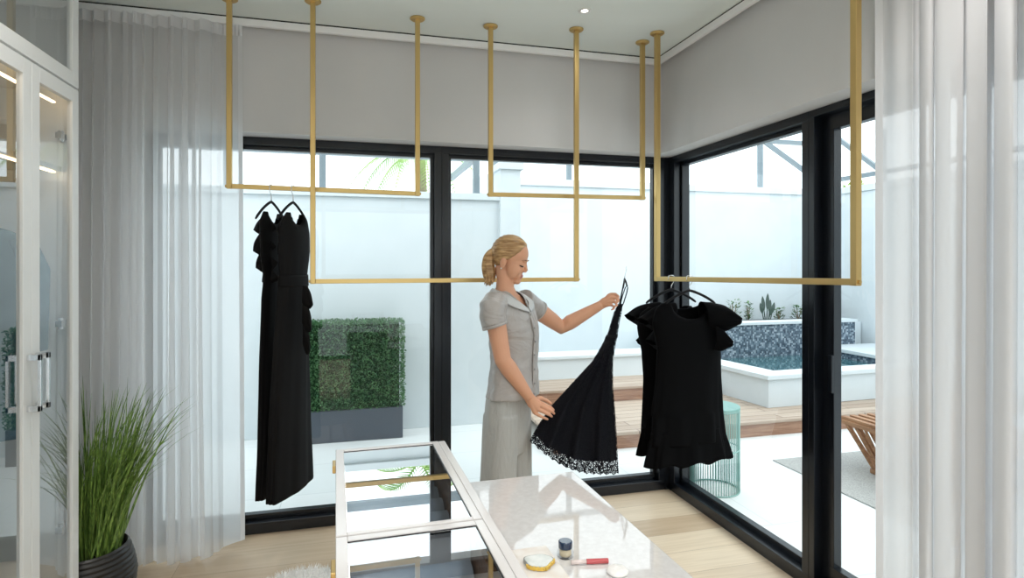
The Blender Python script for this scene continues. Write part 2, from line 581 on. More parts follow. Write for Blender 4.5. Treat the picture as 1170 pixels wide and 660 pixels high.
# ------------------------------------------------------------------ curtain tracks
TZ1, TZ0 = 2.957, 2.918
t = thing('curtain_track', (0.2, 3.60, TZ0), 'long white curtain track under the ceiling above the two back windows', 'curtain track', 'curtain tracks')
MB().box((XL, 3.575, TZ0), (1.985, 3.60, TZ1)).build('rail', M['track'], t, bevel=0.003)
MB().box((XL, 3.58, TZ1), (1.985, 3.61, CEIL)).build('gap_shade_strip', M['gap'], t)  # dark strip painting the shade in the gap between track and ceiling
t = thing('curtain_track', (1.98, 1.5, TZ0), 'white curtain track under the ceiling running along the right wall', 'curtain track', 'curtain tracks')
MB().box((1.955, -1.5, TZ0), (1.98, 3.574, TZ1)).build('rail', M['track'], t, bevel=0.003)
MB().box((1.96, -1.5, TZ1), (1.99, 3.574, CEIL)).build('gap_shade_strip', M['gap'], t)  # same painted gap shade along the right track

# ------------------------------------------------------------------ curtains
def curtain_left():
    root = thing('sheer_curtain', (-1.05, 3.54, 0.02), 'white sheer curtain gathered in folds behind the potted grass', 'curtain', 'sheer curtains')
    def path(u, h):
        # h: 0 floor, 1 top
        x = -1.52 + 0.93 * u
        spread = (1 - h)
        env = 1.0 if u < 0.82 else max(0.0, 1 - (u - 0.82) / 0.06)
        ph = 2 * PI * 15 * u + 1.5 * math.sin(11 * u + 1.3) + 0.9 * math.sin(27 * u + 0.4) + (0.5 * math.sin(3 * h + 7 * u) + 0.5 * math.sin(23 * u + 2 * h)) * spread
        big = 0.75 + 0.45 * math.sin(19 * u + 0.7)
        amp = (0.016 + (0.012 + 0.012 * spread) * big) * env
        y = 3.550 - 0.040 * spread * env + amp * math.sin(ph) + 0.010 * math.sin(0.37 * ph + 1) * env
        x += (0.018 + 0.016 * spread) * big * math.sin(2 * ph + 0.6) * env * 0.8 + 0.02 * spread * (u - 0.3)
        if u >= 0.82:
            y = min(3.592, y + 0.03 * (1 - env) + 0.012 * math.sin((u - 0.82) * 22))
        return x, y
    ZB, ZT = 0.022, 2.899
    def fn(a, b):
        x, y = path(a, b)
        zb = ZB + (0.045 * max(0, (a - 0.86)) / 0.14 if a > 0.86 else 0)
        return V((x, y, zb + (ZT - zb) * b))
    MB().grid(fn, 640, 26).build('panel', M['sheer'], root, smooth=True, fix=False)
    def tape(a, b):
        x, y = path(a, 1.0)
        return V((x, y - 0.004 - 0.006 * abs(math.sin(a * 2 * PI * 22)), ZT - 0.045 + 0.060 * b))
    MB().grid(tape, 420, 3).build('heading_tape', M['hem'], root, smooth=True, fix=False)
    def edge(a, b):
        u = 0.975 + 0.025 * a
        x, y = path(u, b)
        zb = ZB + 0.045 * (u - 0.86) / 0.14
        return V((x, y - 0.002, zb + (ZT - zb) * b))
    MB().grid(edge, 4, 26).build('hem', M['hem'], root, smooth=True, fix=False)
    def bot(a, b):
        p = fn(a, b * 0.012)
        return p + V((0, -0.0015, 0))
curtain_left()

def curtain_right():
    root = thing('sheer_curtain', (1.93, 1.2, 0.02), 'white sheer curtain drawn back over the right side of the sliding door', 'curtain', 'sheer curtains')
    ZB, ZT = 0.022, 2.899
    def path(u, h):
        y = 1.852 - 1.25 * u - 0.004 * (1 - h)
        env = 0.0 if u < 0.10 else min(1.0, (u - 0.10) / 0.08)
        ph = 2 * PI * (15 * max(0, u - 0.10)) + 1.0 * math.sin(11 * u) + 0.8 * math.sin(37 * u) + 0.3 * math.sin(3 * h + 5 * u)
        x = 1.945 - (0.030 + 0.010 * (1 - h)) * (0.8 + 0.4 * math.sin(23 * u)) * env * math.sin(ph) - 0.012 * env * math.sin(2.3 * ph + 2)
        y += 0.026 * env * math.sin(2 * ph + 0.5)
        x += 0.008 * math.sin(u * 60) * (1 - env)
        return x, y
    def fn(a, b):
        x, y = path(a, b)
        return V((x, y, ZB + (ZT - ZB) * b))
    MB().grid(fn, 640, 20).build('panel', M['sheer_dimmed'], root, smooth=True, fix=False)
    def edge(a, b):
        x, y = path(0.022 * a, b)
        return V((x - 0.002, y, ZB + (ZT - ZB) * b))
    MB().grid(edge, 4, 20).build('hem', M['hem'], root, smooth=True, fix=False)
    def tape(a, b):
        x, y = path(a, 1.0)
        return V((x - 0.004, y, ZT - 0.045 + 0.060 * b))
    MB().grid(tape, 420, 3).build('heading_tape', M['hem'], root, smooth=True, fix=False)
curtain_right()

# ------------------------------------------------------------------ brass racks
def rack(p0, p1, z0, z1, label, tw=0.026):
    """p0,p1 = plan positions of the two posts; z0,z1 = rail centre heights"""
    p0, p1 = V((p0[0], p0[1], 0)), V((p1[0], p1[1], 0))
    root = thing('garment_rack', ((p0 + p1) / 2) + V((0, 0, min(z0, z1))), label, 'clothes rack', 'brass racks hung from the ceiling')
    dr = (p1 - p0).normalized()
    side = V((-dr.y, dr.x, 0))
    for p, z in ((p0, z0), (p1, z1)):
        MB().bar(p + V((0, 0, z - tw / 2)), p + V((0, 0, CEIL - 0.004)), tw, tw, up=side).build('post', M['brass'], root, bevel=0.002)
        MB().lathe([(0.0, 0), (0.034, 0), (0.042, 0.006), (0.042, 0.013), (0.0, 0.013)], p + V((0, 0, CEIL - 0.0135)), 28).build('flange', M['brass'], root, smooth=False, bevel=0.001)
    MB().bar(p0 + dr * (tw / 2) + V((0, 0, z0)), p1 - dr * (tw / 2) + V((0, 0, z1)), tw * 0.92, tw * 0.92).build('rail', M['brass'], root, bevel=0.002)
    for p, s, z in ((p0, -1, z0), (p1, 1, z1)):
        q = p + dr * (s * tw / 2) + V((0, 0, z))
        MB().tube([q, q + dr * (s * 0.007)], 0.007, 12).build('end_screw', M['brass'], root, smooth=False)
    return root

YA, YB = 3.345, 3.262
def zrail(px, py, Y): return at_y(px, py, Y).z
a0, a1 = at_y(262, 213, YA), at_y(477, 217.5, YA)
rack(a0, a1, 1.995, 1.985, 'short high brass rack holding the two long black gowns', 0.026)
b0, b1 = at_y(357.5, 321, YB), at_y(658.5, 320, YB)
rack(b0, b1, 1.503, 1.503, 'wide low brass rack with an empty rail behind the woman', 0.026)
c0, c1 = at_y(560.5, 222, YA), at_y(734, 226, YA)
rack(c0, c1, (c0.z), (c1.z), 'short high brass rack with an empty rail near the room corner', 0.026)
D0, D1 = V((1.748, 3.191, 0)), V((1.838, 1.837, 0))
rack(D0, D1, 1.505, 1.527, 'low brass rack along the right windows carrying the short black dresses', 0.028)
def drail(px):
    """point under the right rack's rail at a pixel column"""
    k = (px - CX) / FPX
    best = None
    for i in range(2001):
        p = D0.lerp(D1, i / 2000)
        r = p.x * CS - p.y * SN; d = p.x * SN + p.y * CS
        e = abs(r / d - k)
        if best is None or e < best[0]:
            best = (e, p.copy(), i / 2000)
    p = best[1]
    p.z = 1.505 + 0.022 * best[2]
    return p

# ------------------------------------------------------------------ downlight
pd = V((1.213, 3.008, CEIL))
t = thing('downlight', pd, 'small round recessed downlight in the ceiling', 'ceiling light')
MB().lathe([(0.018, -0.001), (0.034, -0.001), (0.034, -0.006), (0.026, -0.008), (0.018, -0.004)], pd, 28, caps=False).build('trim_ring', M['white'], t, smooth=True)
MB().lathe([(0.0, -0.003), (0.0185, -0.003), (0.0185, -0.0015), (0, -0.0015)], pd, 20).build('lens', M['bulb'], t)

# ------------------------------------------------------------------ hangers
def hanger(root_pos, h, label, hook_r=0.018, neck=0.06, half=0.19, drop=0.075, tilt=None, rail_r=0.0122, hookcol='chrome', across=1.0):
    """root_pos = centre of the rail; h = horizontal arm direction"""
    h = V(h).normalized()
    n = V((-h.y, h.x, 0))
    T = tilt or Matrix.Identity(3)
    P = V(root_pos)
    def W(a, z, b=0.0):
        return P + T @ (h * a + V((0, 0, z)) + n * b)
    root = thing('clothes_hanger', P + T @ V((0, 0, -neck)), label, 'hanger', 'black velvet hangers')
    # hook goes over the rail, in the plane of h
    R = rail_r + 0.006
    q = rail_r + 0.0045
    sx = q / max(0.5, across)
    pts = [W(-sx, -0.008), W(-sx, 0.004), W(-sx * 0.97, q * 0.8), W(-sx * 0.7, q * 1.05), W(0, q * 1.1), W(sx * 0.7, q * 1.05), W(sx * 0.97, q * 0.8), W(sx, 0.004),
           W(sx, -0.008), W(sx * 0.75, -0.020), W(sx * 0.2, -0.032), W(0, -0.040), W(0, -neck)]
    MB().tube(pts, 0.0022, 8).build('hook', M[hookcol], root, smooth=True)
    arm = []
    m = 12
    for s in range(-m, m + 1):
        a = s / m
        zz = -neck - drop * (abs(a) ** 1.35) - 0.006 * math.cos(a * PI)
        arm.append(W(a * half, zz))
    MB().tube(arm, [0.0075 if abs(s) < m else 0.005 for s in range(-m, m + 1)], 10, flat=0.75, up=n).build('arms', M['velvet'], root, smooth=True)
    return root, W

# ------------------------------------------------------------------ garments
def superring(c, h, n, A, B, N, fold=0.0, nf=8, ph=0.0, phase_n=0.0):
    pts = []
    for k in range(N):
        th = 2 * PI * k / N
        f = 1 + fold * (math.sin(nf * th + ph) + 0.45 * math.sin((nf * 2 + 1) * th + 1.7 * ph + phase_n))
        pts.append(c + h * (A * f * math.cos(th)) + n * (B * f * math.sin(th)))
    return pts

def interp(rows, t):
    for i in range(len(rows) - 1):
        if rows[i][0] <= t <= rows[i + 1][0]:
            k = (t - rows[i][0]) / (rows[i + 1][0] - rows[i][0])
            k2 = k * k * (3 - 2 * k)
            kk = 0.6 * k + 0.4 * k2
            return [rows[i][j] + (rows[i + 1][j] - rows[i][j]) * kk for j in range(len(rows[i]))]
    return list(rows[-1] if t > rows[-1][0] else rows[0])

def dense(rows, steps):
    out = []
    n = len(rows) - 1
    for i in range(steps):
        t = i / (steps - 1) * n
        k = min(int(t), n - 1); s = t - k
        p0, p1 = rows[max(k - 1, 0)], rows[k]
        p2, p3 = rows[k + 1], rows[min(k + 2, n)]
        def cr(a, b, c, d):
            return 0.5 * ((2 * b) + (c - a) * s + (2 * a - 5 * b + 4 * c - d) * s * s + (3 * b - a - 3 * c + d) * s ** 3)
        out.append(tuple(cr(p0[j], p1[j], p2[j], p3[j]) for j in range(len(rows[0]))))
    return out

def lobe(up_, lo_, d, nrm, dep0, dep1, ph2, wave=(0.06, 6, 0.03, 11), steps=16):
    """a flared, hollow piece of cloth between an upper and a lower edge line"""
    mb = MB()
    U, L = dense(up_, steps), dense(lo_, steps)
    rr = []
    for i in range(steps):
        v = i / (steps - 1)
        a, b = at_d(U[i][0], U[i][1], d), at_d(L[i][0], L[i][1], d)
        c, hv = (a + b) / 2, (a - b) / 2
        dep = dep0 + (dep1 - dep0) * v
        ring = []
        for k in range(56):
            th = 2 * PI * k / 56
            wob = 1 + wave[0] * v * math.sin(wave[1] * th + ph2) + wave[2] * v * math.sin(wave[3] * th)
            ring.append(c + hv * (math.cos(th) * wob) + nrm * (dep * wob * math.sin(th)))
        rr.append(ring)
    return mb.loft(rr, caps=False)

def garment_tube(mb, rows, d, h, n, N=96, steps=60, caps=False, ph0=0.0):
    """rows: (py, px_left, px_right, ratio, fold, nfold)"""
    rings = []
    k0 = rows[0][0]; k1 = rows[-1][0]
    for i in range(steps):
        y = k0 + (k1 - k0) * i / (steps - 1)
        _, pl, pr, ratio, fold, nf = interp(rows, y)
        c = at_d((pl + pr) / 2, y, d)
        hp = (pr - pl) / 2 / FPX * d
        cam = V((c.x, c.y, 0)).normalized()
        perp = V((cam.y, -cam.x, 0))
        A = hp / math.sqrt((h.dot(perp)) ** 2 + (n.dot(perp) / ratio) ** 2)
        rings.append(superring(c, h, n, A, A / ratio, N, fold, int(nf), ph0 + 0.012 * (y - k0)))
    mb.loft(rings, caps)
    return rings

def flounce(mb, fn_inner, fn_outer, nu=60, nv=8, waves=4, amp=0.02, nrm=V((0, 0, 1)), ph=0.0):
    def f(u, v):
        a, b = fn_inner(u), fn_outer(u)
        p = a.lerp(b, v)
        w = math.sin(2 * PI * waves * u + ph) + 0.35 * math.sin(4.6 * PI * waves * u + 1.3 + ph)
        return p + nrm * (amp * (v ** 1.3) * w)
    mb.grid(f, nu, nv)

def drape_hem(o_mb, amp): pass

def sink_neck(body, row, d, h, n, N, band, dfront, dback, wfrac):
    """lower the top edge between the shoulders to a scooped neckline"""
    zt = body.v[0].z
    c0 = at_d((row[1] + row[2]) / 2, row[0], d)
    A0 = max(abs((v - c0).dot(h)) for v in body.v[:N])
    for v in body.v:
        t = (v.z - (zt - band)) / band
        if t > 0:
            x = (v - c0).dot(h) / A0
            if abs(x) < wfrac:
                depth = dfront if (v - c0).dot(n) < 0 else dback
                v.z -= t * depth * math.sqrt(max(0, 1 - (x / wfrac) ** 2))

def gown(px_h, d, rows, frill, label, hlabel, ph, hip):
    P = at_y(px_h, 216, YA); P.z = 1.99
    view = V((P.x, P.y, 0)).normalized()
    perp = V((view.y, -view.x, 0))
    ang = math.radians(29)
    h = (view * -math.cos(ang) - perp * math.sin(ang)).normalized()   # towards the camera and to the left
    n = V((-h.y, h.x, 0))
    hanger(P, h, hlabel, half=0.150, drop=0.11, neck=0.065, across=abs(h.y))
    base = at_d((rows[-1][1] + rows[-1][2]) / 2, rows[-1][0], d)
    root = thing('evening_gown', base, label, 'dress', 'black dresses on the racks')
    body = MB()
    rings = garment_tube(body, rows, d, h, n, ph0=ph)
    sink_neck(body, rows[0], d, h, n, 96, 0.10, 0.075, 0.060, 0.80)
    body.build('gown_body', M['blackfab'], root, smooth=True, solid=0.004)
    # cascading frills, each a flared piece of its own
    for q, (up_, lo_) in enumerate(frill):
        lobe(up_, lo_, d - 0.035, view, 0.018, 0.034, q * 1.3 + ph, (0.10, 5, 0.06, 9)).build('shoulder_frill', M['blackfab'], root, smooth=True, solid=0.003)
    for q, (up_, lo_) in enumerate(hip or ()):
        lobe(up_, lo_, d - 0.03, view, 0.012, 0.024, q * 1.1, (0.10, 5, 0.06, 9)).build('hip_frill', M['blackfab'], root, smooth=True, solid=0.003)
    if hip:
        wb_ = MB()
        garment_tube(wb_, [(314, 320, 351.5, 4.0, 0.0, 5), (327, 319, 352, 4.0, 0.0, 5)], d, h, n, steps=6)
        wb_.build('waistband', M['blackfab'], root, smooth=True, solid=0.004)
    return root, h, n, P

g1_rows = [(243, 302, 321, 4.2, 0.0, 5), (254, 298, 323, 4.2, 0.01, 5), (290, 299, 323, 4.2, 0.02, 6), (318, 302, 322, 4.2, 0.02, 6),
           (340, 300, 323, 4.2, 0.02, 6), (420, 298, 325, 4.2, 0.03, 6), (500, 297, 326, 4.2, 0.04, 6), (561, 295, 326, 4.2, 0.05, 6)]
g1_fr = [([(306, 244), (300, 248), (294, 255), (290, 263)], [(316, 262), (311, 266), (304, 270), (297, 268)]),
         ([(300, 262), (295, 270), (291, 278), (289.5, 287)], [(316, 282), (311, 287), (304, 291), (296, 291)]),
         ([(300, 284), (296, 291), (293, 299), (292.5, 306)], [(318, 300), (314, 306), (308, 310), (300, 311)]),
         ([(305, 302), (301, 309), (300, 316), (299.5, 322)], [(320, 318), (316, 321), (311, 323), (305, 325)])]
gown(310, 3.14, g1_rows, g1_fr, 'floor-length black gown with a frilled shoulder, the left one on the rail', 'black hanger under the left long gown', 0.3, None)
g2_rows = [(244, 328, 346, 4.2, 0.0, 5), (253, 323, 351, 4.2, 0.01, 5), (268, 320, 353, 4.2, 0.01, 5), (290, 320, 353, 4.2, 0.02, 6), (318, 321, 350, 4.2, 0.02, 6),
           (335, 319, 352, 4.2, 0.02, 6), (400, 315, 352, 4.2, 0.03, 6), (480, 311, 354, 4.2, 0.04, 6), (559, 309, 357, 4.2, 0.05, 6)]
g2_fr = [([(330, 246), (324, 250), (319, 257), (317, 264)], [(340, 262), (336, 270), (328, 276), (321, 271)]),
         ([(322, 268), (319, 275), (317.5, 283), (317, 290)], [(340, 280), (338, 290), (331, 297), (323, 294)]),
         ([(325, 290), (322, 297), (321, 303), (322, 310)], [(338, 295), (337, 304), (333, 311), (327, 313)])]
hip2 = [([(346, 326), (351, 328), (355, 336), (357.5, 348)], [(345, 345), (348, 350), (352, 352), (355, 352)]),
        ([(346, 346), (352, 352), (355, 362), (356, 376)], [(345, 368), (348, 376), (351, 379), (354, 379)]),
        ([(346, 370), (351, 376), (353.5, 386), (354.5, 400)], [(346, 392), (348, 400), (350, 404), (352.5, 404)])]
gown(335, 3.10, g2_rows, g2_fr, 'floor-length black gown with shoulder and hip frills, the right one on the rail', 'black hanger under the right long gown', 1.1, hip2)

def short_dress(px_h, rows, label, hlabel, ph, sleeves, hem):
    P = drail(px_h)
    r = P.x * CS - P.y * SN
    d = P.x * SN + P.y * CS
    dr = (D1 - D0).normalized()
    h = V((-dr.y, dr.x, 0))            # across the rail
    if h.x < 0: h = -h
    n = V((-h.y, h.x, 0))
    hanger(P, h, hlabel, half=0.165, drop=0.085, neck=0.055, rail_r=0.014)
    base = at_d((rows[-1][1] + rows[-1][2]) / 2, rows[-1][0], d)
    root = thing('short_dress', base, label, 'dress', 'black dresses on the racks')
    body = MB()
    garment_tube(body, rows, d, h, n, ph0=ph, N=110)
    sink_neck(body, rows[0], d, h, n, 110, 0.10, 0.085, 0.035, 0.74)
    body.build('dress_body', M['blackknit'], root, smooth=True, solid=0.004)
    for up_, lo_, ph2 in sleeves:
        lobe(up_, lo_, d, n, 0.040, 0.056, ph2).build('flutter_sleeve', M['blackknit'], root, smooth=True, solid=0.003)
    hm = MB()
    garment_tube(hm, hem, d, h, n, ph0=ph + 0.5, N=140, steps=16)
    k = 0
    zb = min(v.z for v in hm.v)
    for v in hm.v:
        v.z += 0.010 * math.sin(38 * (v - base).dot(h) + ph) * max(0, 1 - (v.z - zb) / 0.10)
    hm.build('hem_ruffle', M['blackknit'], root, smooth=True, solid=0.003)
    return root

rear_rows = [(350, 742, 789, 3.6, 0.0, 5), (358, 733, 797, 3.6, 0.0, 5), (372, 730, 800, 3.6, 0.0, 5), (400, 735, 800, 3.8, 0.01, 6), (430, 737, 800, 3.8, 0.02, 6), (470, 736, 802, 3.8, 0.04, 7), (497, 735, 804, 3.8, 0.05, 7)]
rear_sl = [([(754, 345), (741, 347), (729, 351), (717.5, 359)], [(754, 371), (744, 373), (734, 374.5), (722, 366)], 0.5),
           ([(750, 366), (742, 372), (736, 380), (731, 388)], [(752, 398), (746, 400), (741, 400), (735, 395)], 1.4)]
rear_hem = [(484, 735, 804, 4.2, 0.03, 8), (514, 731, 808, 4.2, 0.08, 8)]
short_dress(767, rear_rows, 'short black dress with flutter sleeves nearest the corner, behind the other', 'black hanger of the short dress nearest the corner', 0.2, rear_sl, rear_hem)
front_rows = [(346, 757, 812, 3.6, 0.0, 5), (353, 751, 818, 3.6, 0.0, 5), (367, 748, 823, 3.7, 0.0, 5), (400, 753, 822, 3.6, 0.01, 6), (430, 752, 822, 3.8, 0.02, 6), (470, 748, 823, 3.8, 0.04, 7), (505, 746, 826, 3.8, 0.05, 7)]
front_sl = [([(801, 344.5), (815, 346.5), (830, 350.5), (842, 360.5)], [(805, 372), (815, 376), (826, 378), (837.5, 372)], 0.3),
            ([(812, 366), (822, 373), (828, 380), (831.5, 387)], [(814, 398), (819, 400), (824, 400), (829, 396)], 1.0),
            ([(771, 345.5), (756, 348), (743, 355), (732.5, 363.5)], [(767, 372), (758, 375), (748, 377), (737.5, 371)], 1.9),
            ([(762, 368), (753, 373), (747, 380), (742.5, 388)], [(761, 396), (756, 398), (750, 398), (745.5, 394)], 2.4)]
front_hem = [(490, 747, 825, 4.2, 0.03, 8), (527, 742, 832, 4.2, 0.085, 8)]
short_dress(788, front_rows, 'short black dress with flutter sleeves hanging in front, nearer the camera', 'black hanger of the front short dress', 1.0, front_sl, front_hem)

# ------------------------------------------------------------------ the woman
D0P = 3.05
ALPHA = math.radians(32)
CR = V((CS, -SN, 0))            # image right
CF = V((SN, CS, 0))             # away from the viewer
FD = CR * math.cos(ALPHA) - CF * math.sin(ALPHA)     # her front
LD = CR * math.sin(ALPHA) + CF * math.cos(ALPHA)     # her left
UP = V((0, 0, 1))
def J(px, py, w=0.0):
    return at_d(px, py, D0P + w)

def loft_rows(mb, rows, N=40, fold=None, side=LD, front=FD):
    rings = []
    for i, (c, a, b) in enumerate(rows):
        ring = []
        for k in range(N):
            th = 2 * PI * k / N
            f = 1.0
            if fold:
                f += fold(i / (len(rows) - 1), th)
            ring.append(c + side * (a * f * math.cos(th)) + front * (b * f * math.sin(th)))
        rings.append(ring)
    mb.loft(rings)

woman = thing('person', J(580, 656.5, 0.0), 'blonde woman in a grey blouse and trousers holding up a black lace dress', 'person')
woman.location.z = 0.0

# head frame
BETA, PITCH, HS = math.radians(16), math.radians(19), 0.97
hf0 = CR * math.cos(BETA) - CF * math.sin(BETA)
HF = (hf0 * math.cos(PITCH) - UP * math.sin(PITCH)).normalized()
HU = (UP * math.cos(PITCH) + hf0 * math.sin(PITCH)).normalized()
HL = HU.cross(HF).normalized()         # her left
HC = J(583.5, 295.5, 0.0)
def H(f, s, u):
    return HC + (HF * f + HL * s + HU * u) * HS
def hel(mb, f, s, u, rf, rs, ru, n=20, m=14):
    mb.ell(H(f, s, u), (HF * rf * HS, HL * rs * HS, HU * ru * HS), n, m)

body = MB()
hel(body, -0.008, 0, 0.032, 0.095, 0.073, 0.083)          # skull
hel(body, 0.030, 0, -0.020, 0.060, 0.058, 0.080)          # face
hel(body, 0.022, 0, -0.064, 0.057, 0.048, 0.038)          # jaw
hel(body, 0.068, 0, -0.098, 0.023, 0.024, 0.020)          # chin
hel(body, 0.077, 0, 0.016, 0.013, 0.038, 0.010)           # brow ridge
hel(body, 0.040, 0.031, -0.045, 0.040, 0.030, 0.052)      # cheeks
hel(body, 0.040, -0.031, -0.045, 0.040, 0.030, 0.052)
hel(body, 0.070, 0, -0.072, 0.020, 0.030, 0.026)          # mouth mound
hel(body, 0.086, 0, -0.064, 0.008, 0.019, 0.0050)         # upper lip
hel(body, 0.085, 0, -0.0745, 0.008, 0.017, 0.0055)         # lower lip
body.tube([H(0.084, 0, 0.008), H(0.094, 0, -0.014), H(0.1035, 0, -0.033)], [0.0060, 0.0065, 0.0082], 12)
hel(body, 0.096, 0.0075, -0.039, 0.009, 0.007, 0.0058)
hel(body, 0.096, -0.0075, -0.039, 0.009, 0.007, 0.0058)
for s in (1, -1):                                          # ears
    hel(body, -0.012, 0.074 * s, -0.024, 0.018, 0.009, 0.029)
    hel(body, -0.010, 0.074 * s, -0.046, 0.009, 0.007, 0.011)
# neck
body.tube([H(-0.022, 0, -0.045), J(577.5, 318, 0.0), J(577, 328, 0.0), J(578, 338, 0)], [0.048, 0.045, 0.047, 0.060], 20)
# torso
tor = [(578, 333, 0.052, 0.048), (580, 340, 0.115, 0.055), (582, 349, 0.155, 0.075), (585, 365, 0.150, 0.095), (586.5, 380, 0.140, 0.100),
       (587, 402, 0.122, 0.088), (585, 425, 0.130, 0.092), (583, 445, 0.132, 0.086), (581, 470, 0.130, 0.080), (580, 490, 0.110, 0.070)]
loft_rows(body, [(J(x, y), a, b) for x, y, a, b in dense(tor, 30)])
# legs to the floor
for s in (-1, 1):
    o = LD * (0.072 * s)
    kx = 6 * s
    pts = [J(580, 478) + o, J(579 , 530) + o, J(578, 560) + o, J(577, 600) + o, J(576, 640) + o]
    pts[-1].z = 0.07
    body.tube(pts, [0.066, 0.060, 0.050, 0.048, 0.034], 18)
    a = pts[-1]
    ft = [V((a.x, a.y, 0.035)) - FD * 0.045, V((a.x, a.y, 0.045)), V((a.x, a.y, 0.035)) + FD * 0.09, V((a.x, a.y, 0.020)) + FD * 0.17]
    body.tube(ft, [0.030, 0.036, 0.036, 0.018], 14, flat=0.9)
    body.tube([a + V((0, 0, 0.02)), V((a.x, a.y, 0.035))], [0.034, 0.034], 14)
# right arm (near), hanging forward to the skirt
RS, RE, RW = J(563, 349, -0.155), J(574.5, 411, -0.175), J(604.5, 453.5, -0.125)
body.tube([RS + V((0, 0, 0.01)), RS.lerp(RE, 0.3), RS.lerp(RE, 0.65), RE, RE.lerp(RW, 0.22), RE.lerp(RW, 0.6), RW],
          [0.052, 0.049, 0.045, 0.041, 0.0425, 0.035, 0.0255], 20)
# left arm (far), reaching out to the hanger
LS, LE, LW = J(604, 347, 0.155), J(641.5, 373.5, 0.27), J(687, 348, 0.235)
body.tube([LS, LS.lerp(LE, 0.35), LS.lerp(LE, 0.7), LE, LE.lerp(LW, 0.22), LE.lerp(LW, 0.6), LW],
          [0.052, 0.048, 0.044, 0.041, 0.042, 0.034, 0.025], 20)

def finger(base, pts, r0, r1):
    P = [base] + pts
    k = len(P) - 1
    body.tube(P, [r0 + (r1 - r0) * i / k for i in range(k + 1)], 12)
    e = P[-1]
    body.ell(e, (CR * r1, CF * r1, UP * r1), 12, 8)

# right hand: back of the hand to the viewer, fingers closing over the skirt's edge
rk = [J(614.5, 458.5, -0.105), J(616.5, 462.5, -0.118), J(615.0, 467.5, -0.124), J(611.5, 472, -0.124)]
palm = MB()
body.tube([RW.lerp(RE, 0.03), J(609, 460, -0.118), J(614.5, 465.0, -0.115)], [0.025, 0.031, 0.026], 16, flat=0.72, up=CF)
for b in rk:
    body.tube([RW, RW.lerp(b, 0.55), b], [0.017, 0.015, 0.0115], 12)
finger(rk[0], [J(622.5, 462.0, -0.112), J(629.5, 465.5, -0.098), J(632.5, 468.2, -0.080)], 0.0100, 0.0068)
finger(rk[1], [J(624.5, 466.6, -0.126), J(630.8, 469.6, -0.114), J(633.0, 472, -0.094)], 0.0102, 0.0070)
finger(rk[2], [J(622.5, 471.2, -0.132), J(628.4, 473.9, -0.120), J(630.4, 475.6, -0.100)], 0.0098, 0.0067)
finger(rk[3], [J(618, 475.4, -0.132), J(623.2, 477.8, -0.120), J(625.6, 478.8, -0.104)], 0.0088, 0.0060)
# thumb leaves the palm's upper side and lies along the back of the cloth
finger(J(610, 456.5, -0.100), [J(617.5, 454.5, -0.080), J(624, 457, -0.062), J(629, 460.5, -0.050)], 0.0125, 0.0080)

# left hand: pinches the dress strap, thumb above, fingers curled behind
lp = J(694.5, 342.5, 0.222)
body.tube([LW.lerp(LE, 0.03), J(691.5, 345.2, 0.228), J(697.5, 341.0, 0.218)], [0.0245, 0.029, 0.024], 16, flat=0.75, up=CF)
lk = [J(697.5, 336.0, 0.212), J(699.5, 339.8, 0.200), J(699.0, 343.8, 0.197), J(697.0, 347.6, 0.202)]
for b in lk:
    body.tube([LW, LW.lerp(b, 0.5), b], [0.017, 0.015, 0.0115], 12)
finger(lk[0], [J(703.5, 335.8, 0.198), J(707.0, 338.8, 0.186), J(704.8, 341.6, 0.180)], 0.0098, 0.0068)
finger(lk[1], [J(704.8, 340.6, 0.184), J(706.6, 344.0, 0.174), J(703.6, 346.0, 0.172)], 0.0098, 0.0068)
finger(lk[2], [J(703.6, 345.4, 0.182), J(704.8, 348.6, 0.172), J(701.8, 350.2, 0.172)], 0.0094, 0.0064)
finger(lk[3], [J(700.8, 349.6, 0.188), J(701.6, 352.4, 0.180), J(699.0, 353.6, 0.182)], 0.0085, 0.0058)
finger(J(694, 338.5, 0.225), [J(699, 336.2, 0.240), J(704.0, 338.6, 0.240), J(707.2, 342.6, 0.228)], 0.0122, 0.0080)

bm_ = remesh(body, 0.0033, 4, 0.5)
ob = bm_.build('body', M['skin'], woman, smooth=True, fix=False)
ob.data.materials.append(M['lips'])
off = origin_of(woman)
for p in ob.data.polygons:
    c = V(p.center) + off - HC
    f, s, u = c.dot(HF) / HS, c.dot(HL) / HS, c.dot(HU) / HS
    if f > 0.083 and abs(s) < 0.017 and -0.080 < u < -0.0590:
        p.material_index = 1

# eyes (lids lowered) and brows
for s in (1, -1):
    e = MB()
    pts = []
    for k in range(9):
        a = -1 + 2 * k / 8
        pts.append(H(0.0825 - 0.010 * a * a - 0.004 * (a * 1 if True else 0), s * (0.031 + 0.0145 * a), -0.012 - 0.003 * (1 - a * a)))
    e.tube(pts, [0.0012, 0.0025, 0.0034, 0.0038, 0.004, 0.0038, 0.0034, 0.0028, 0.0014], 8)
    e.build('eye', M['eye'], ob, smooth=True)
    b = MB()
    pts = []
    for k in range(9):
        a = -1 + 2 * k / 8
        pts.append(H(0.0895 - 0.013 * (a + 0.4) ** 2 * 0.6, s * (0.031 + 0.019 * a), 0.016 + 0.005 * (1 - a * a)))
    b.tube(pts, [0.0012, 0.0018, 0.0022, 0.0022, 0.002, 0.0018, 0.0014, 0.0012, 0.0008], 8)
    b.build('eyebrow', M['brow'], ob, smooth=True)
MB().ell(H(-0.010, -0.083, -0.056), (HF * 0.004, HL * 0.004, HU * 0.004)).build('earring', M['pearl'], woman, smooth=True)

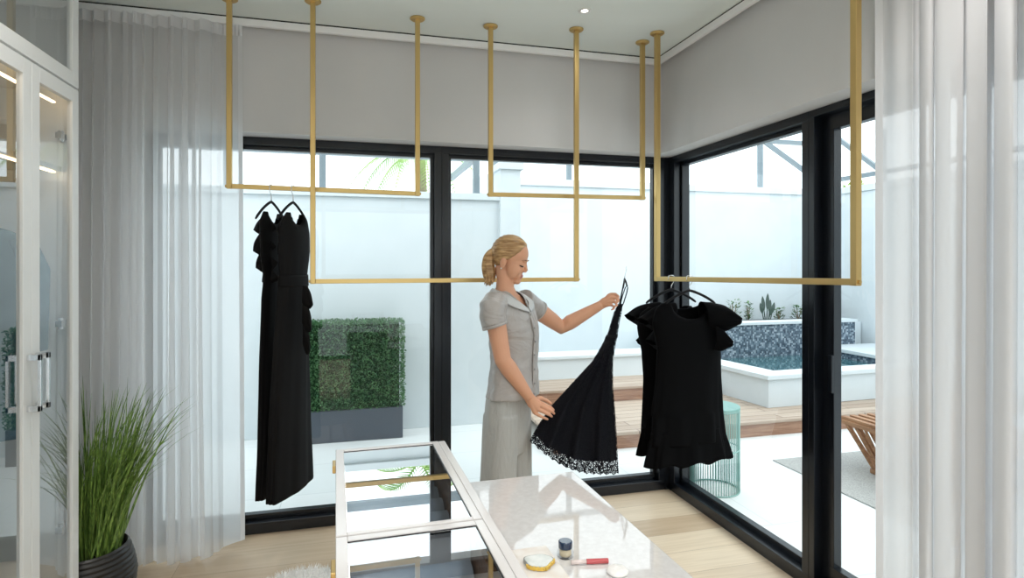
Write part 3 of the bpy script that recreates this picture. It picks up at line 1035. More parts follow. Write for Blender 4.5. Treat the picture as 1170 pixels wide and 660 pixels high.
# hair: cap that dips under the skin along the hairline, and a ponytail
hair = MB()
NR, NS = 90, 60
def hl(u):
    pts = [(-0.12, -0.060), (-0.075, -0.052), (-0.045, -0.034), (-0.015, -0.006), (0.004, 0.018), (0.030, 0.040), (0.060, 0.062), (0.085, 0.068), (0.13, 0.075)]
    for i in range(len(pts) - 1):
        if pts[i][0] <= u <= pts[i + 1][0]:
            k = (u - pts[i][0]) / (pts[i + 1][0] - pts[i][0])
            return pts[i][1] + (pts[i + 1][1] - pts[i][1]) * k
    return -0.06 if u < 0 else 0.075
rings = []
for i in range(1, NS):
    t = PI * i / NS
    ring = []
    for k in range(NR):
        ph = 2 * PI * k / NR
        f = -0.012 + 0.1045 * math.sin(t) * math.cos(ph)
        s = 0.0815 * math.sin(t) * math.sin(ph)
        u = 0.026 - 0.100 * math.cos(t)
        g = 1 + 0.012 * math.sin(26 * t + 3 * math.sin(ph)) * math.sin(t)
        edge = hl(u) - f
        if edge < 0.012:
            q = max(0.0, min(1.0, (0.012 - edge) / 0.018))
            g *= 1 - 0.20 * q
        ring.append(H(f * g, s * g, 0.02 + (u - 0.02) * g))
    rings.append(ring)
hair.loft(rings)
tail = [(569, 288, 0.0, 0.016), (563.5, 287.5, 0.0, 0.019), (558.5, 294, 0.0, 0.026), (557.5, 303, 0.0, 0.031), (559, 312, 0.0, 0.032), (559.5, 318, 0.0, 0.027), (558.5, 322.5, 0.0, 0.016), (558, 325, 0, 0.006)]
tr = dense(tail, 34)
rings = []
for i, (x, y, w, r) in enumerate(tr):
    c = J(x, y, w)
    j0, j1 = tr[max(i - 1, 0)], tr[min(i + 1, len(tr) - 1)]
    a, b = frame_axes(J(j1[0], j1[1], 0) - J(j0[0], j0[1], 0), CF)
    rings.append([c + (a * math.cos(2 * PI * k / 40) + b * math.sin(2 * PI * k / 40) * 0.85) * (r * (1 + 0.10 * math.sin(7 * 2 * PI * k / 40 + i * 0.10) + 0.05 * math.sin(13 * 2 * PI * k / 40))) for k in range(40)])
hair.loft(rings)
for q in range(9):   # loose ends at the tail's tip
    x0 = 555.5 + q * 0.9
    hair.tube([J(x0 + 0.6, 312 + (q % 3), (q % 4 - 2) * 0.008), J(x0, 319 + (q % 3), (q % 4 - 2) * 0.010), J(x0 - 2.0 + (q % 3), 325 + (q * 7 % 4) * 0.6, (q % 4 - 2) * 0.011)], [0.009, 0.007, 0.0015], 8)
hair.build('hair', M['hair'], woman, smooth=True)
MB().tube([J(565.8, 287.8, -0.004), J(564.2, 287.6, -0.004)], 0.0185, 16).build('hair_tie', M['brow'], woman, smooth=True)

# blouse
BL = [(577, 331.5, 0.060, 0.056), (579, 337, 0.105, 0.066), (582, 345, 0.158, 0.086), (584.5, 356, 0.168, 0.104), (586.5, 370, 0.162, 0.116), (588, 381, 0.155, 0.118),
      (588, 400, 0.146, 0.110), (587.2, 425, 0.156, 0.114), (586.5, 451, 0.172, 0.121)]
def bl_at(y):
    return interp([(r[1], r[0], r[2], r[3]) for r in BL], y)
def blp(y, a_, b_, da=0.0):
    """point on / off the blouse: a_,b_ = fractions of the ellipse, da = extra metres outward"""
    yy, x, a, b = bl_at(y)
    c = J(x, y)
    d = (LD * (a * a_) + FD * (b * b_))
    return c + d + d.normalized() * da
bl = MB()
rows = dense([(x, y, a, b) for x, y, a, b in BL], 44)
def bfold(t, th):
    return (0.016 * math.sin(9 * th + 5 * t) + 0.012 * math.sin(5 * th - 9 * t + 1)) * max(0.0, t - 0.25) * 1.3
loft_rows(bl, [(J(x, y), a, b) for x, y, a, b in rows], N=64, fold=bfold)
bl.tube([J(568, 343, -0.105), J(562.5, 352, -0.158), J(562.5, 362, -0.166), J(565, 371.5, -0.170)], [0.060, 0.066, 0.064, 0.062], 24)
bl.tube([J(598, 342, 0.095), J(606.5, 348.5, 0.160), J(612, 352.5, 0.180), J(616, 355, 0.192)], [0.060, 0.062, 0.058, 0.056], 24)
blr = remesh(bl, 0.0055, 4, 0.5)
# soft cloth wrinkles
for i, v in enumerate(blr.v):
    q = noise.noise(V((v.x * 9 + v.z * 6, v.y * 9, v.z * 14)))
    q2 = noise.noise(V((v.x * 20 - v.z * 14, v.y * 20, v.z * 24 + 7)))
    dirn = (v - V((J(586, 400).x, J(586, 400).y, v.z)))
    if dirn.length > 0:
        blr.v[i] = v + dirn.normalized() * (0.008 * q + 0.005 * q2)
# V neck opening
zap = J(590, 350).z
ztop = J(580, 331).z
keep = []
for f in blr.f:
    c = sum((blr.v[i] for i in f), V((0, 0, 0))) / len(f)
    rel = c - J(582, 340)
    a_, b_ = rel.dot(LD), rel.dot(FD)
    vcut = b_ > 0.01 and c.z > zap and abs(a_) < min(0.055, 0.006 + (c.z - zap) * 0.62)
    ncut = c.z > ztop - 0.004
    if not (vcut or ncut):
        keep.append(f)
blr.f = keep
blo = blr.build('blouse', M['satin'], woman, smooth=True, fix=False)
# collar: two revers that roll from the nape to the V's point
for s in (1, -1):
    co = MB()
    path = [(329.5, 0.10 * s, -1.02, 0.005), (329.5, 0.62 * s, -0.75, 0.006), (330.5, 0.95 * s, -0.10, 0.008), (335, 0.62 * s, 0.62, 0.006), (342, 0.30 * s, 0.93, 0.007), (351, 0.03 * s, 1.0, 0.006)]
    dn = dense(path, 24)
    def cf(u, v, dn=dn, s=s):
        k = min(int(u * 23), 22); q = u * 23 - k
        y, a_, b_, da = [dn[k][j] + (dn[k + 1][j] - dn[k][j]) * q for j in range(4)]
        wdt = 0.9 + 0.6 * math.sin(min(1, u * 1.05) * PI)
        if u > 0.62: wdt *= 1 + 0.5 * math.sin((u - 0.62) / 0.38 * PI)
        y2 = y + 4.8 * wdt
        sc = (1 - u) if u > 0.85 else 1
        P0 = blp(y, a_, b_, da + 0.004)
        P1 = blp(min(y2, 450), a_ * (1 + 0.12) + 0.16 * s * math.sin(u * PI), b_ * 0.98, 0.012)
        return P0.lerp(P1, v) + UP * (0.004 * math.sin(v * PI))
    co.grid(cf, 40, 6).build('collar', M['satin_trim'], blo, smooth=True, solid=0.003)
# placket and buttons
pl = MB()
pl.grid(lambda u, v: blp(352 + 95 * u, -0.06 + 0.10 * v, 1.0, 0.0045), 40, 4)
pl.build('placket', M['satin'], blo, smooth=True, solid=0.003)
for y in (358, 373, 388, 403, 419, 435):
    p = blp(y, -0.01, 1.0, 0.009)
    MB().ell(p, (LD * 0.006, FD * 0.003, UP * 0.006), 12, 8).build('button', M['button'], blo, smooth=True)
# sleeve cuffs
MB().tube([J(564.6, 370, -0.170), J(565.6, 373.2, -0.170)], [0.0635, 0.063], 28).build('cuff', M['satin'], blo, smooth=True)
MB().tube([J(615.0, 354.3, 0.190), J(617.2, 355.8, 0.196)], [0.057, 0.0565], 28).build('cuff', M['satin'], blo, smooth=True)

# trousers: one garment, wide straight legs
tro = MB()
hipr = [(584, 434, 0.135, 0.092), (583, 448, 0.152, 0.104), (581, 466, 0.152, 0.103), (580, 490, 0.148, 0.100), (579.5, 515, 0.120, 0.085)]
loft_rows(tro, [(J(x, y), a, b) for x, y, a, b in dense(hipr, 14)], N=48)
def leg(cx0, cx1, s, xb):
    rows = []
    for i in range(40):
        t = i / 39
        y = 470 + (646 - 470) * t
        c = J(cx0 + (cx1 - cx0) * t, y) + LD * (0.070 * s)
        a = 0.080 + 0.012 * t
        b = 0.094 + 0.012 * t
        rows.append((c, a, b))
    def fo(t, th):
        return t * (0.035 * math.sin(6 * th + 1.5 * s + 1.2 * t) + 0.02 * math.sin(11 * th + 2 * t)) + 0.03 * math.sin(3 * th + s) * t
    loft_rows(tro, rows, N=64, fold=fo)
leg(581.5, 569.0, -1, 0)
leg(579, 577.0, 1, 0)
trr = remesh(tro, 0.006, 3, 0.5)
for i, v in enumerate(trr.v):
    q = noise.noise(V((v.x * 14, v.y * 14, v.z * 3.2)))
    c = J(580, 500); d_ = V((v.x - c.x, v.y - c.y, 0))
    if d_.length > 0:
        trr.v[i] = v + d_.normalized() * (0.010 * q)
trr.build('trousers', M['trouser'], woman, smooth=True, fix=False)

# ------------------------------------------------------------------ lace dress held by the woman
LEd = [(706, 347), (701, 357), (698, 368), (694, 381), (687, 395), (677, 412), (653, 438), (631, 462), (615.5, 484), (605, 503)]
REd = [(711.5, 347), (710.5, 357), (708, 368), (706, 381), (703.5, 394), (700.5, 412), (700.5, 438), (702.5, 465), (705, 500), (707, 541)]
def ed(L, t):
    k = t * (len(L) - 1); i = min(int(k), len(L) - 2); s = k - i
    return (L[i][0] + (L[i + 1][0] - L[i][0]) * s, L[i][1] + (L[i + 1][1] - L[i][1]) * s)
def lace_pt(t, th, inset=0.0):
    v = 0.5 - 0.5 * math.cos(th)
    l, r = ed(LEd, t), ed(REd, t)
    x = l[0] + (r[0] - l[0]) * v
    y = l[1] + (r[1] - l[1]) * v
    sk = max(0.0, (t - 0.4) / 0.6)
    y += 15 * sk * sk * math.sin(PI * v) * (1.15 - 0.3 * v)
    y += 1.5 * (t ** 10) * math.sin(26 * PI * v) * (1 if math.sin(th) >= 0 else 0.6)
    wl = 0.205 - 0.285 * sk ** 0.8
    wr = 0.20 - 0.06 * sk
    w = wl + (wr - wl) * v
    bul = 0.012 + 0.05 * sk
    w -= bul * math.sin(th) * (1 - inset)
    w += 0.022 * sk * math.sin(2 * PI * (3.2 * v) + 0.8) + 0.006 * sk * math.sin(2 * PI * 7 * v + 2)
    if inset:
        x += (0.5 - v) * inset * 10; y -= inset * 3
    return J(x, y, w)
dress_base = lace_pt(1.0, PI * 0.5)
lr = thing('lace_dress', dress_base, 'black lace dress with thin straps held up by the woman', 'dress')
for nm, t1, ins, m in (('lace_shell', 1.0, 0.0, 'lace'), ('lining', 0.962, 0.28, 'lining')):
    mb = MB()
    rings = []
    for i in range(60):
        t = t1 * i / 59
        rings.append([lace_pt(t, 2 * PI * (k + 0.5) / 110, ins) for k in range(110)])
    mb.loft(rings, caps=False)
    mb.build(nm, M[m], lr, smooth=True)
# bodice front edge band, waist seam and straps
wz = MB()
wz.loft([[lace_pt(t, 2 * PI * (k + 0.5) / 80) + (lace_pt(t, 2 * PI * (k + 0.5) / 80) - (lace_pt(t, 0.01) + lace_pt(t, PI)) / 2) * 0.04 for k in range(80)] for t in (0.345, 0.36, 0.375)], caps=False)
wz.build('waist_seam', M['lining'], lr, smooth=True, solid=0.002)
hp_ = J(713.3, 318, 0.20)
MB().tube([J(707.5, 352, 0.19), J(708.5, 344, 0.188), J(711.0, 332, 0.192), J(713.0, 321.5, 0.198), J(713.6, 319.2, 0.20)], 0.0065, 8, flat=0.45).build('strap', M['lining'], lr, smooth=True)
MB().tube([J(709.5, 352, 0.205), J(712.5, 346, 0.206), J(716.2, 334, 0.205), J(717.2, 328.5, 0.205), J(716.2, 326.2, 0.205), J(714.6, 328, 0.205), J(711.5, 337, 0.21), J(709.2, 346, 0.212)], 0.0065, 8, flat=0.45).build('strap', M['lining'], lr, smooth=True)
hg = thing('clothes_hanger', J(713.5, 318, 0.20), 'thin hanger with a wire hook in the straps of the lace dress', 'hanger', 'black velvet hangers')
pts = [J(713.4, 319, 0.20), J(714.2, 314, 0.20), J(714.6, 311.5, 0.20), J(715.8, 309, 0.20), J(716.0, 306, 0.20), J(715.0, 304, 0.20), J(713.9, 305.2, 0.20)]
MB().tube(pts, 0.0018, 8).build('hook', M['chrome'], hg, smooth=True)
MB().tube([J(713.6, 318.3, 0.20), J(713.0, 323, 0.135), J(711.8, 329, 0.075)], 0.0050, 8, flat=0.7).build('arms', M['velvet'], hg, smooth=True)
MB().tube([J(713.6, 318.3, 0.20), J(715.0, 321.5, 0.27), J(716.5, 326.5, 0.325)], 0.0050, 8, flat=0.7).build('arms', M['velvet'], hg, smooth=True)

# ------------------------------------------------------------------ island with display case
AI = math.radians(1.5)
EX, EY = V((math.cos(AI), math.sin(AI), 0)), V((-math.sin(AI), math.cos(AI), 0))
OI = V((-0.051, 2.099, 0))
CT, VZ, VW = 0.81, 0.968, 0.362      # counter top, display top, display width
def I(x, y, z):
    return OI + EX * x + EY * y + V((0, 0, z))
def ibox(mb, x0, x1, y0, y1, z0, z1):
    vs = [I(x, y, z) for z in (z0, z1) for x, y in ((x0, y0), (x1, y0), (x1, y1), (x0, y1))]
    return mb.add(vs, [(3, 2, 1, 0), (4, 5, 6, 7), (0, 1, 5, 4), (1, 2, 6, 5), (2, 3, 7, 6), (3, 0, 4, 7)])
YN = -2.2       # near end
isl = thing('island_cabinet', I(0.4, -1.0, 0), 'white island base under the quartz top and display case', 'cabinet')
ibox(MB(), 0.03, 0.82, YN + 0.04, -0.04, 0.08, CT - 0.032).build('body', M['white'], isl, bevel=0.003)
ibox(MB(), 0.07, 0.78, YN + 0.08, -0.08, 0.0, 0.08).build('plinth', M['white'], isl)
for i in range(3):
    y1 = -0.06 - i * 0.69
    for z0, z1 in ((0.10, 0.43), (0.44, 0.765)):
        dr_ = ibox(MB(), 0.821, 0.839, y1 - 0.675, y1, z0, z1).build('drawer', M['white'], isl, bevel=0.003)
        q0, q1 = I(0.854, y1 - 0.43, z1 - 0.08), I(0.854, y1 - 0.24, z1 - 0.08)
        MB().bar(q0, q1, 0.01, 0.01).bar(q0, q0 - EX * 0.014, 0.008, 0.008).bar(q1, q1 - EX * 0.014, 0.008, 0.008).build('pull', M['brass'], dr_)
top = tag(ibox(MB(), 0.0, 0.858, YN, 0.0, CT - 0.03, CT).build('countertop', M['quartz'], None, bevel=0.003), 'glossy white quartz countertop with makeup lying on it', 'countertop')

vit = thing('display_case', I(0.18, -1.0, CT), 'glass-topped white display case on the left of the island', 'display case')
bd = MB()
ibox(bd, 0.0, 0.02, YN, 0.0, CT + 0.0005, VZ - 0.012)
ibox(bd, VW - 0.0165, VW + 0.006, YN, 0.0, CT + 0.0005, VZ - 0.001)
ibox(bd, 0.02, VW - 0.02, -0.02, 0.0, CT + 0.0005, VZ - 0.012)
ibox(bd, 0.02, VW - 0.02, YN, YN + 0.02, CT + 0.0005, VZ - 0.012)
ibox(bd, 0.02, VW - 0.02, YN + 0.02, -0.02, CT + 0.0005, CT + 0.025)
for k in (1, 2, 3):
    ibox(bd, 0.02, VW - 0.02, -0.668 * k - 0.008, -0.668 * k + 0.008, CT + 0.025, VZ - 0.012)
bd.build('case', M['whitegl'], vit, bevel=0.002)
PL = [(0.0, -0.664), (-0.672, -1.332), (-1.340, -2.0)]
for y1, y0 in PL:
    f = MB()
    ibox(f, -0.004, 0.022, y0, y1, VZ - 0.011, VZ)
    ibox(f, VW - 0.040, VW - 0.018, y0, y1, VZ - 0.011, VZ)
    ibox(f, 0.022, VW - 0.040, y1 - 0.022, y1, VZ - 0.011, VZ)
    ibox(f, 0.022, VW - 0.040, y0, y0 + 0.016, VZ - 0.011, VZ)
    lid = f.build('lid', M['whitegl'], vit, bevel=0.002)
    g = MB()
    ibox(g, 0.0215, VW - 0.0395, y0 + 0.0155, y1 - 0.0215, VZ - 0.007, VZ - 0.004)
    # single sheet of glass
    g = MB().add([I(0.022, y0 + 0.016, VZ - 0.004), I(VW - 0.040, y0 + 0.016, VZ - 0.004), I(VW - 0.040, y1 - 0.022, VZ - 0.004), I(0.022, y1 - 0.022, VZ - 0.004)], [(0, 1, 2, 3)])
    g.build('glass_pane', M['vitglass'], lid)
    e = MB()
    ibox(e, 0.022, VW - 0.040, y1 - 0.0245, y1 - 0.0215, VZ - 0.012, VZ - 0.003)
    ibox(e, VW - 0.0425, VW - 0.0395, y0 + 0.016, y1 - 0.022, VZ - 0.012, VZ - 0.003)
    e.build('gasket', M['black'], lid)
    for yy in (y1 - 0.12,):
        k = MB()
        ibox(k, -0.014, -0.003, yy - 0.03, yy + 0.03, VZ - 0.030, VZ - 0.006)
        k.build('catch', M['brass'], lid, bevel=0.002)
    # velvet ring rolls in each compartment
    r = MB()
    nroll = 7
    for q in range(nroll):
        yc = y1 - 0.05 - (0.664 - 0.10) * q / (nroll - 1)
        pts = [I(0.03, yc, CT + 0.055), I(VW - 0.06, yc, CT + 0.055)]
        r.tube(pts, 0.040, 18, flat=0.72)
    r.build('ring_rolls', M['ring'], vit, smooth=True)
    w = MB()
    ibox(w, VW - 0.052, VW - 0.035, y0 + 0.012, y1 - 0.012, CT + 0.026, VZ - 0.02)
    w.build('divider', M['walnut'], vit, bevel=0.002)
    ls = MB()
    ibox(ls, 0.0205, 0.0245, y0 + 0.03, y1 - 0.03, VZ - 0.026, VZ - 0.018)
    ls.build('light_strip', M['caseled'], vit)

# small things on the counter
tp = at_z(624, 622, CT + 0.012)
rel = tp - OI
tx, ty = rel.dot(EX), rel.dot(EY)
tray = MB()
ibox(tray, 0.385, tx, ty - 0.22, ty, CT + 0.0005, CT + 0.012)
tag(tray.build('vanity_tray', M['marble'], None, bevel=0.003), 'small rectangular cream stone tray beside the display case', 'tray')
cc = at_z(615.5, 640.5, CT + 0.02)
coa = thing('agate_coaster', (cc.x, cc.y, CT + 0.0125), 'pale agate slice coaster with a gold edge on the stone tray', 'coaster')
def blob(r, k, n=48):
    return [(cc.x + r * (1 + 0.07 * math.sin(3 * a + 0.6) + 0.05 * math.sin(5 * a + 2)) * math.cos(a), cc.y + 0.90 * r * (1 + 0.07 * math.sin(3 * a + 0.6) + 0.05 * math.sin(5 * a + 2)) * math.sin(a)) for a in [2 * PI * i / n for i in range(n)]]
MB().prism(blob(0.038, 0), CT + 0.0125, CT + 0.0215).build('slice', M['grey_edge'], coa, smooth=False)
MB().prism(blob(0.0352, 0), CT + 0.0215, CT + 0.0222).build('face', M['agate'], coa)
ge = MB()
bb = blob(0.0385, 0)
for i in range(26, 48):   # gilded nearer rim
    p = V((bb[i][0], bb[i][1], CT + 0.0175)); p2 = V((bb[(i + 1) % 48][0], bb[(i + 1) % 48][1], CT + 0.0175))
    ge.bar(p, p2, 0.005 + 0.001 * math.sin(i * 2.1), 0.0085 + 0.001 * math.sin(i * 3.3))
ge.build('gold_rim', M['gold'], coa)
jp = at_z(646, 635.5, CT)
jar = thing('cosmetic_jar', (jp.x, jp.y, CT + 0.0003), 'small clear glass cream jar with a dark blue lid', 'jar')
b0_ = V((jp.x, jp.y, CT + 0.0003))
MB().lathe([(0, 0), (0.0205, 0), (0.0225, 0.003), (0.0225, 0.013), (0.0175, 0.022), (0.016, 0.024), (0, 0.024)], b0_, 32).build('glass', M['clear'], jar, smooth=True)
MB().lathe([(0, 0.004), (0.0143, 0.004), (0.016, 0.008), (0.016, 0.018), (0.0143, 0.023), (0, 0.023)], b0_, 28).build('cream', M['cream'], jar, smooth=True)
MB().lathe([(0, 0.0242), (0.0185, 0.0242), (0.019, 0.026), (0.019, 0.041), (0.017, 0.043), (0, 0.043)], b0_, 32).build('lid', M['navy'], jar, smooth=False, bevel=0.001)
g0, g1_, g2_ = at_z(652.5, 642.2, CT + 0.0068), at_z(670, 641.2, CT + 0.0068), at_z(695, 640.2, CT + 0.0068)
gl = thing('lip_gloss', g0.lerp(g2_, 0.5), 'coral lip gloss tube lying next to the jar', 'lip gloss')
MB().tube([g0, g1_], 0.0055, 16).build('tube', M['clearpink'], gl, smooth=True)
MB().tube([g1_, g2_], 0.0066, 20).build('cap', M['coral'], gl, bevel=0.001)
pp = at_z(705.5, 654.5, CT)
tag(MB().lathe([(0, 0.0005), (0.0242, 0.0005), (0.028, 0.004), (0.028, 0.008), (0.023, 0.0125), (0.010, 0.0145), (0, 0.0148)], V((pp.x, pp.y, CT)), 32).build('powder_puff', M['puff'], None, smooth=True),
    'round white powder puff lying in front of the lip gloss', 'powder puff')

# ------------------------------------------------------------------ fluffy stool beyond the island
sp = V((-0.185, 2.335, 0))
st = thing('fluffy_stool', sp, 'round white faux fur stool on the floor left of the display case', 'stool')
MB().lathe([(0, 0.30), (0.185, 0.30), (0.205, 0.33), (0.205, 0.39), (0.185, 0.425), (0.10, 0.437), (0, 0.44)], sp - V((0, 0, 0.055)), 40).build('seat', M['fluff'], st, smooth=True)
fu = MB()
for i in range(3800):
    a = random.uniform(0, 2 * PI); q = random.random()
    if q < 0.6:
        rr_ = 0.195 * math.sqrt(random.random()); z = 0.437 - 0.02 * (rr_ / 0.19) ** 4
        nn = V((math.cos(a) * rr_ * 1.5, math.sin(a) * rr_ * 1.5, 1)).normalized()
    else:
        rr_ = 0.203; z = random.uniform(0.31, 0.42); nn = V((math.cos(a), math.sin(a), 0.2)).normalized()
    p = sp + V((rr_ * math.cos(a), rr_ * math.sin(a), z - 0.055))
    j = V((random.uniform(-1, 1), random.uniform(-1, 1), random.uniform(-1, 1))) * 0.5
    dd = (nn + j).normalized() * random.uniform(0.018, 0.034)
    sd = dd.cross(V((random.random(), random.random(), random.random()))).normalized() * 0.0022
    fu.add([p - sd, p + sd, p + dd], [(0, 1, 2)])
fu.build('fur', M['fluff'], st, fix=False)
for k in range(3):
    a = 2 * PI * k / 3 + 0.5
    MB().tube([sp + V((0.12 * math.cos(a), 0.12 * math.sin(a), 0.245)), sp + V((0.165 * math.cos(a), 0.165 * math.sin(a), 0.0))], [0.014, 0.009], 12).build('leg', M['brass'], st, smooth=True)

# ------------------------------------------------------------------ wardrobe with glass doors
XC, YE = -1.08, 2.805
WD = 0.55
cab = thing('wardrobe', (XC - WD / 2, 1.9, 0), 'tall white wardrobe with glass doors standing on the left', 'wardrobe')
ZS = 2.306
XB = XC - WD
T = 0.02
Y0c = 1.30
car = MB()
car.box((XB, Y0c, 0.0), (XB + 0.015, YE - 0.004, 2.94))                     # back
for y in (YE - 0.004 - T, 2.05, Y0c):
    car.box((XB + 0.015, y, 0.0), (XC - 0.022, y + T, 2.94))
for z in (0.06, 2.29, 2.92):
    car.box((XB + 0.015, Y0c, z), (XC - 0.022, YE - 0.004, z + T))
car.build('carcass', M['white'], cab, bevel=0.001)
MB().box((XB + 0.03, Y0c + 0.02, 0.0), (XC - 0.04, YE - 0.024, 0.06)).build('plinth', M['white'], cab)
MB().box((XB + 0.016, 2.07, 1.965), (XC - 0.05, YE - 0.025, 1.985)).build('shelf', M['pale_int'], cab)
MB().box((XB + 0.016, Y0c + 0.02, 1.965), (XC - 0.05, 2.05, 1.985)).build('shelf', M['pale_int'], cab)
MB().tube([V((XC - 0.28, 2.07, 1.80)), V((XC - 0.28, YE - 0.024, 1.80))], 0.012, 14).build('hanging_rod', M['chrome'], cab, smooth=True)
for z in (2.236, 1.958):
    MB().box((XC - 0.075, 2.09, z), (XC - 0.063, YE - 0.045, z + 0.006)).build('light_strip', M['led'], cab)

def cab_door(y0, y1, z0, z1, handle=0, hinge=0):
    fw = 0.055
    f = MB()
    x0, x1 = XC - 0.021, XC
    f.box((x0, y0, z0), (x1, y0 + fw, z1)).box((x0, y1 - fw, z0), (x1, y1, z1))
    f.box((x0, y0 + fw, z0), (x1, y1 - fw, z0 + fw)).box((x0, y0 + fw, z1 - fw), (x1, y1 - fw, z1))
    d = f.build('door', M['white'], cab, bevel=0.0015)
    MB().add([(XC - 0.010, y0 + fw, z0 + fw), (XC - 0.010, y1 - fw, z0 + fw), (XC - 0.010, y1 - fw, z1 - fw), (XC - 0.010, y0 + fw, z1 - fw)], [(0, 1, 2, 3)]).build('glass_pane', M['cabglass'], d)
    if handle:
        y = y0 + fw * 0.5 if handle == 1 else y1 - fw * 0.5
        h = MB()
        zc = 1.185
        h.box((XC + 0.0, y - 0.006, zc - 0.098), (XC + 0.042, y + 0.006, zc - 0.078))
        h.box((XC + 0.0, y - 0.006, zc + 0.078), (XC + 0.042, y + 0.006, zc + 0.098))
        h.box((XC + 0.032, y - 0.006, zc - 0.098), (XC + 0.042, y + 0.006, zc + 0.098))
        h.build('handle', M['chrome'], d, bevel=0.001)
    if hinge:
        for z in (2.10, 1.36, 0.55):
            if z0 < z < z1:
                MB().box((XC - 0.045, y1 - fw - 0.035, z - 0.012), (XC - 0.023, y1 - fw + 0.02, z + 0.012)).tube([V((XC - 0.036, y1 - fw - 0.01, z - 0.022)), V((XC - 0.036, y1 - fw - 0.01, z + 0.022))], 0.011, 12).build('hinge', M['chrome'], d)
    return d
YM = 2.437
cab_door(YM + 0.0015, YE, 0.065, ZS - 0.006, handle=1, hinge=1)
cab_door(2.066, YM - 0.0015, 0.065, ZS - 0.006, handle=2)
cab_door(1.69, 2.063, 0.065, ZS - 0.006)
cab_door(1.30, 1.687, 0.065, ZS - 0.006)
cab_door(2.066, YE, ZS + 0.003, 2.94, hinge=0)
cab_door(1.30, 2.063, ZS + 0.003, 2.94)

def blouse_hung(y, label, hl_, ht):
    P = V((XC - 0.28, y, 1.80))
    h = V((math.cos(math.radians(8)), math.sin(math.radians(8)), 0)); n = V((-h.y, h.x, 0))
    hanger(P, h, hl_, half=0.14, drop=0.07, neck=0.082, rail_r=0.012)
    root = thing('hanging_shirt', (P.x, P.y, 0.9), label, 'shirt')
    rings = []
    prof = [(1.742, 0.055, 0.025), (1.728, 0.10, 0.035), (1.70, 0.165, 0.045), (1.66, 0.195, 0.05), (1.58, 0.205, 0.055), (1.40, 0.19, 0.055), (1.10, 0.185, 0.055), (ht, 0.19, 0.06)]
    for z, A, B in dense(prof, 30):
        rings.append(superring(V((P.x, P.y, z)), h, n, A, B, 64, 0.03 * (1.75 - z), 7, z * 3))
    MB().loft(rings, caps=False).build('shirt_body', M['blue'], root, smooth=True, solid=0.003)
    for s in (1, -1):
        sl = MB()
        p0 = P + h * (0.165 * s) + V((0, 0, -0.11))
        sl.tube([p0, p0 + h * (0.045 * s) + V((0, 0, -0.12)), p0 + h * (0.045 * s) + V((0, 0, -0.42))], [0.05, 0.055, 0.045], 18, flat=0.8)
        sl.build('sleeve', M['blue'], root, smooth=True)
blouse_hung(2.60, 'blue shirt hanging behind the right glass door of the wardrobe', 'black hanger of the blue shirt behind the right wardrobe door', 0.95)
blouse_hung(2.24, 'blue shirt hanging behind the glass door at the left picture edge', 'black hanger of the blue shirt at the left picture edge', 0.95)

# ------------------------------------------------------------------ potted grass
pc = V((-1.165, 3.10, 0))
pg = thing('potted_grass', pc, 'tall green ornamental grass in a black ribbed pot by the curtain', 'potted plant')
prof = [(0.0, 0.0), (0.125, 0.0), (0.160, 0.03), (0.192, 0.12), (0.198, 0.18), (0.186, 0.25), (0.168, 0.310), (0.160, 0.318), (0.152, 0.310), (0.150, 0.28), (0.0, 0.28)]
pr = []
for r, z in prof:
    pr.append((r, z))
pot_rings = MB()
fine = []
for i in range(len(prof) - 1):
    for q in range(14):
        k = q / 14
        r = prof[i][0] + (prof[i + 1][0] - prof[i][0]) * k; z = prof[i][1] + (prof[i + 1][1] - prof[i][1]) * k
        if 1 <= i <= 5: r += 0.0032 * math.sin(z * 2 * PI / 0.022)
        fine.append((max(r, 0.0005), z))
fine.append((0.0005, prof[-1][1]))
pot_rings.lathe(fine, pc, 56).build('pot', M['pot'], pg, smooth=True)
MB().lathe([(0.0005, 0.287), (0.148, 0.287), (0.148, 0.291), (0.0005, 0.297)], pc, 32).build('soil', M['soil'], pg, smooth=True)
gr = MB()
for i in range(560):
    a = random.uniform(0, 2 * PI)
    rb = 0.135 * math.sqrt(random.random())
    b = pc + V((rb * math.cos(a), rb * math.sin(a), 0.292))
    a2 = a + random.gauss(0, 0.5)
    out = V((math.cos(a2), math.sin(a2), 0))
    L = random.uniform(0.42, 0.80) if i % 5 else random.uniform(0.3, 0.5)
    lean = random.uniform(0.02, 0.30) * (0.4 + rb / 0.135)
    curl = random.uniform(0.0, 0.38) * (1 if random.random() < 0.55 else 0.25)
    wdt = random.uniform(0.0032, 0.0072)
    seg = 9
    vs, fs, hit = [], [], False
    tw = random.uniform(0, PI)
    for s in range(seg + 1):
        t = s / seg
        p = b + out * (L * (lean * t + curl * t * t * t)) + V((0, 0, L * (t - 0.35 * (lean + curl) * t * t * t)))
        if p.y > 3.44: p.y = 3.44 - (p.y - 3.44) * 0.15
        if (p.x < XC + 0.03 and p.y < YE + 0.03) or p.x < XL + 0.03: hit = True
        sd = V((math.cos(tw + 0.6 * t), math.sin(tw + 0.6 * t), 0)) * (wdt * (1 - t) ** 0.6 + 0.0003)
        vs += [p - sd, p + sd]
        if s: fs.append((2 * s - 2, 2 * s - 1, 2 * s + 1, 2 * s))
    if not hit: gr.add(vs, fs)
gr.build('grass_blades', M['grass'], pg, smooth=True, fix=False)

# ================================================================== OUTSIDE
GW = 7.4
structure('ground', MB().box((-5, -8, -0.10), (9, 9, -0.001)) if False else MB().prism([(-4.5, FY + 0.13), (FX + 0.13, FY + 0.13), (FX + 0.13, -5), (7.1, -5), (7.1, 7.6), (-4.5, 7.6)], -0.08, 0.0), M['patio'])
structure('rear_ground', MB().box((-4.5, -7, -0.08), (FX + 0.13, YR - 0.16, 0)), M['patio'])
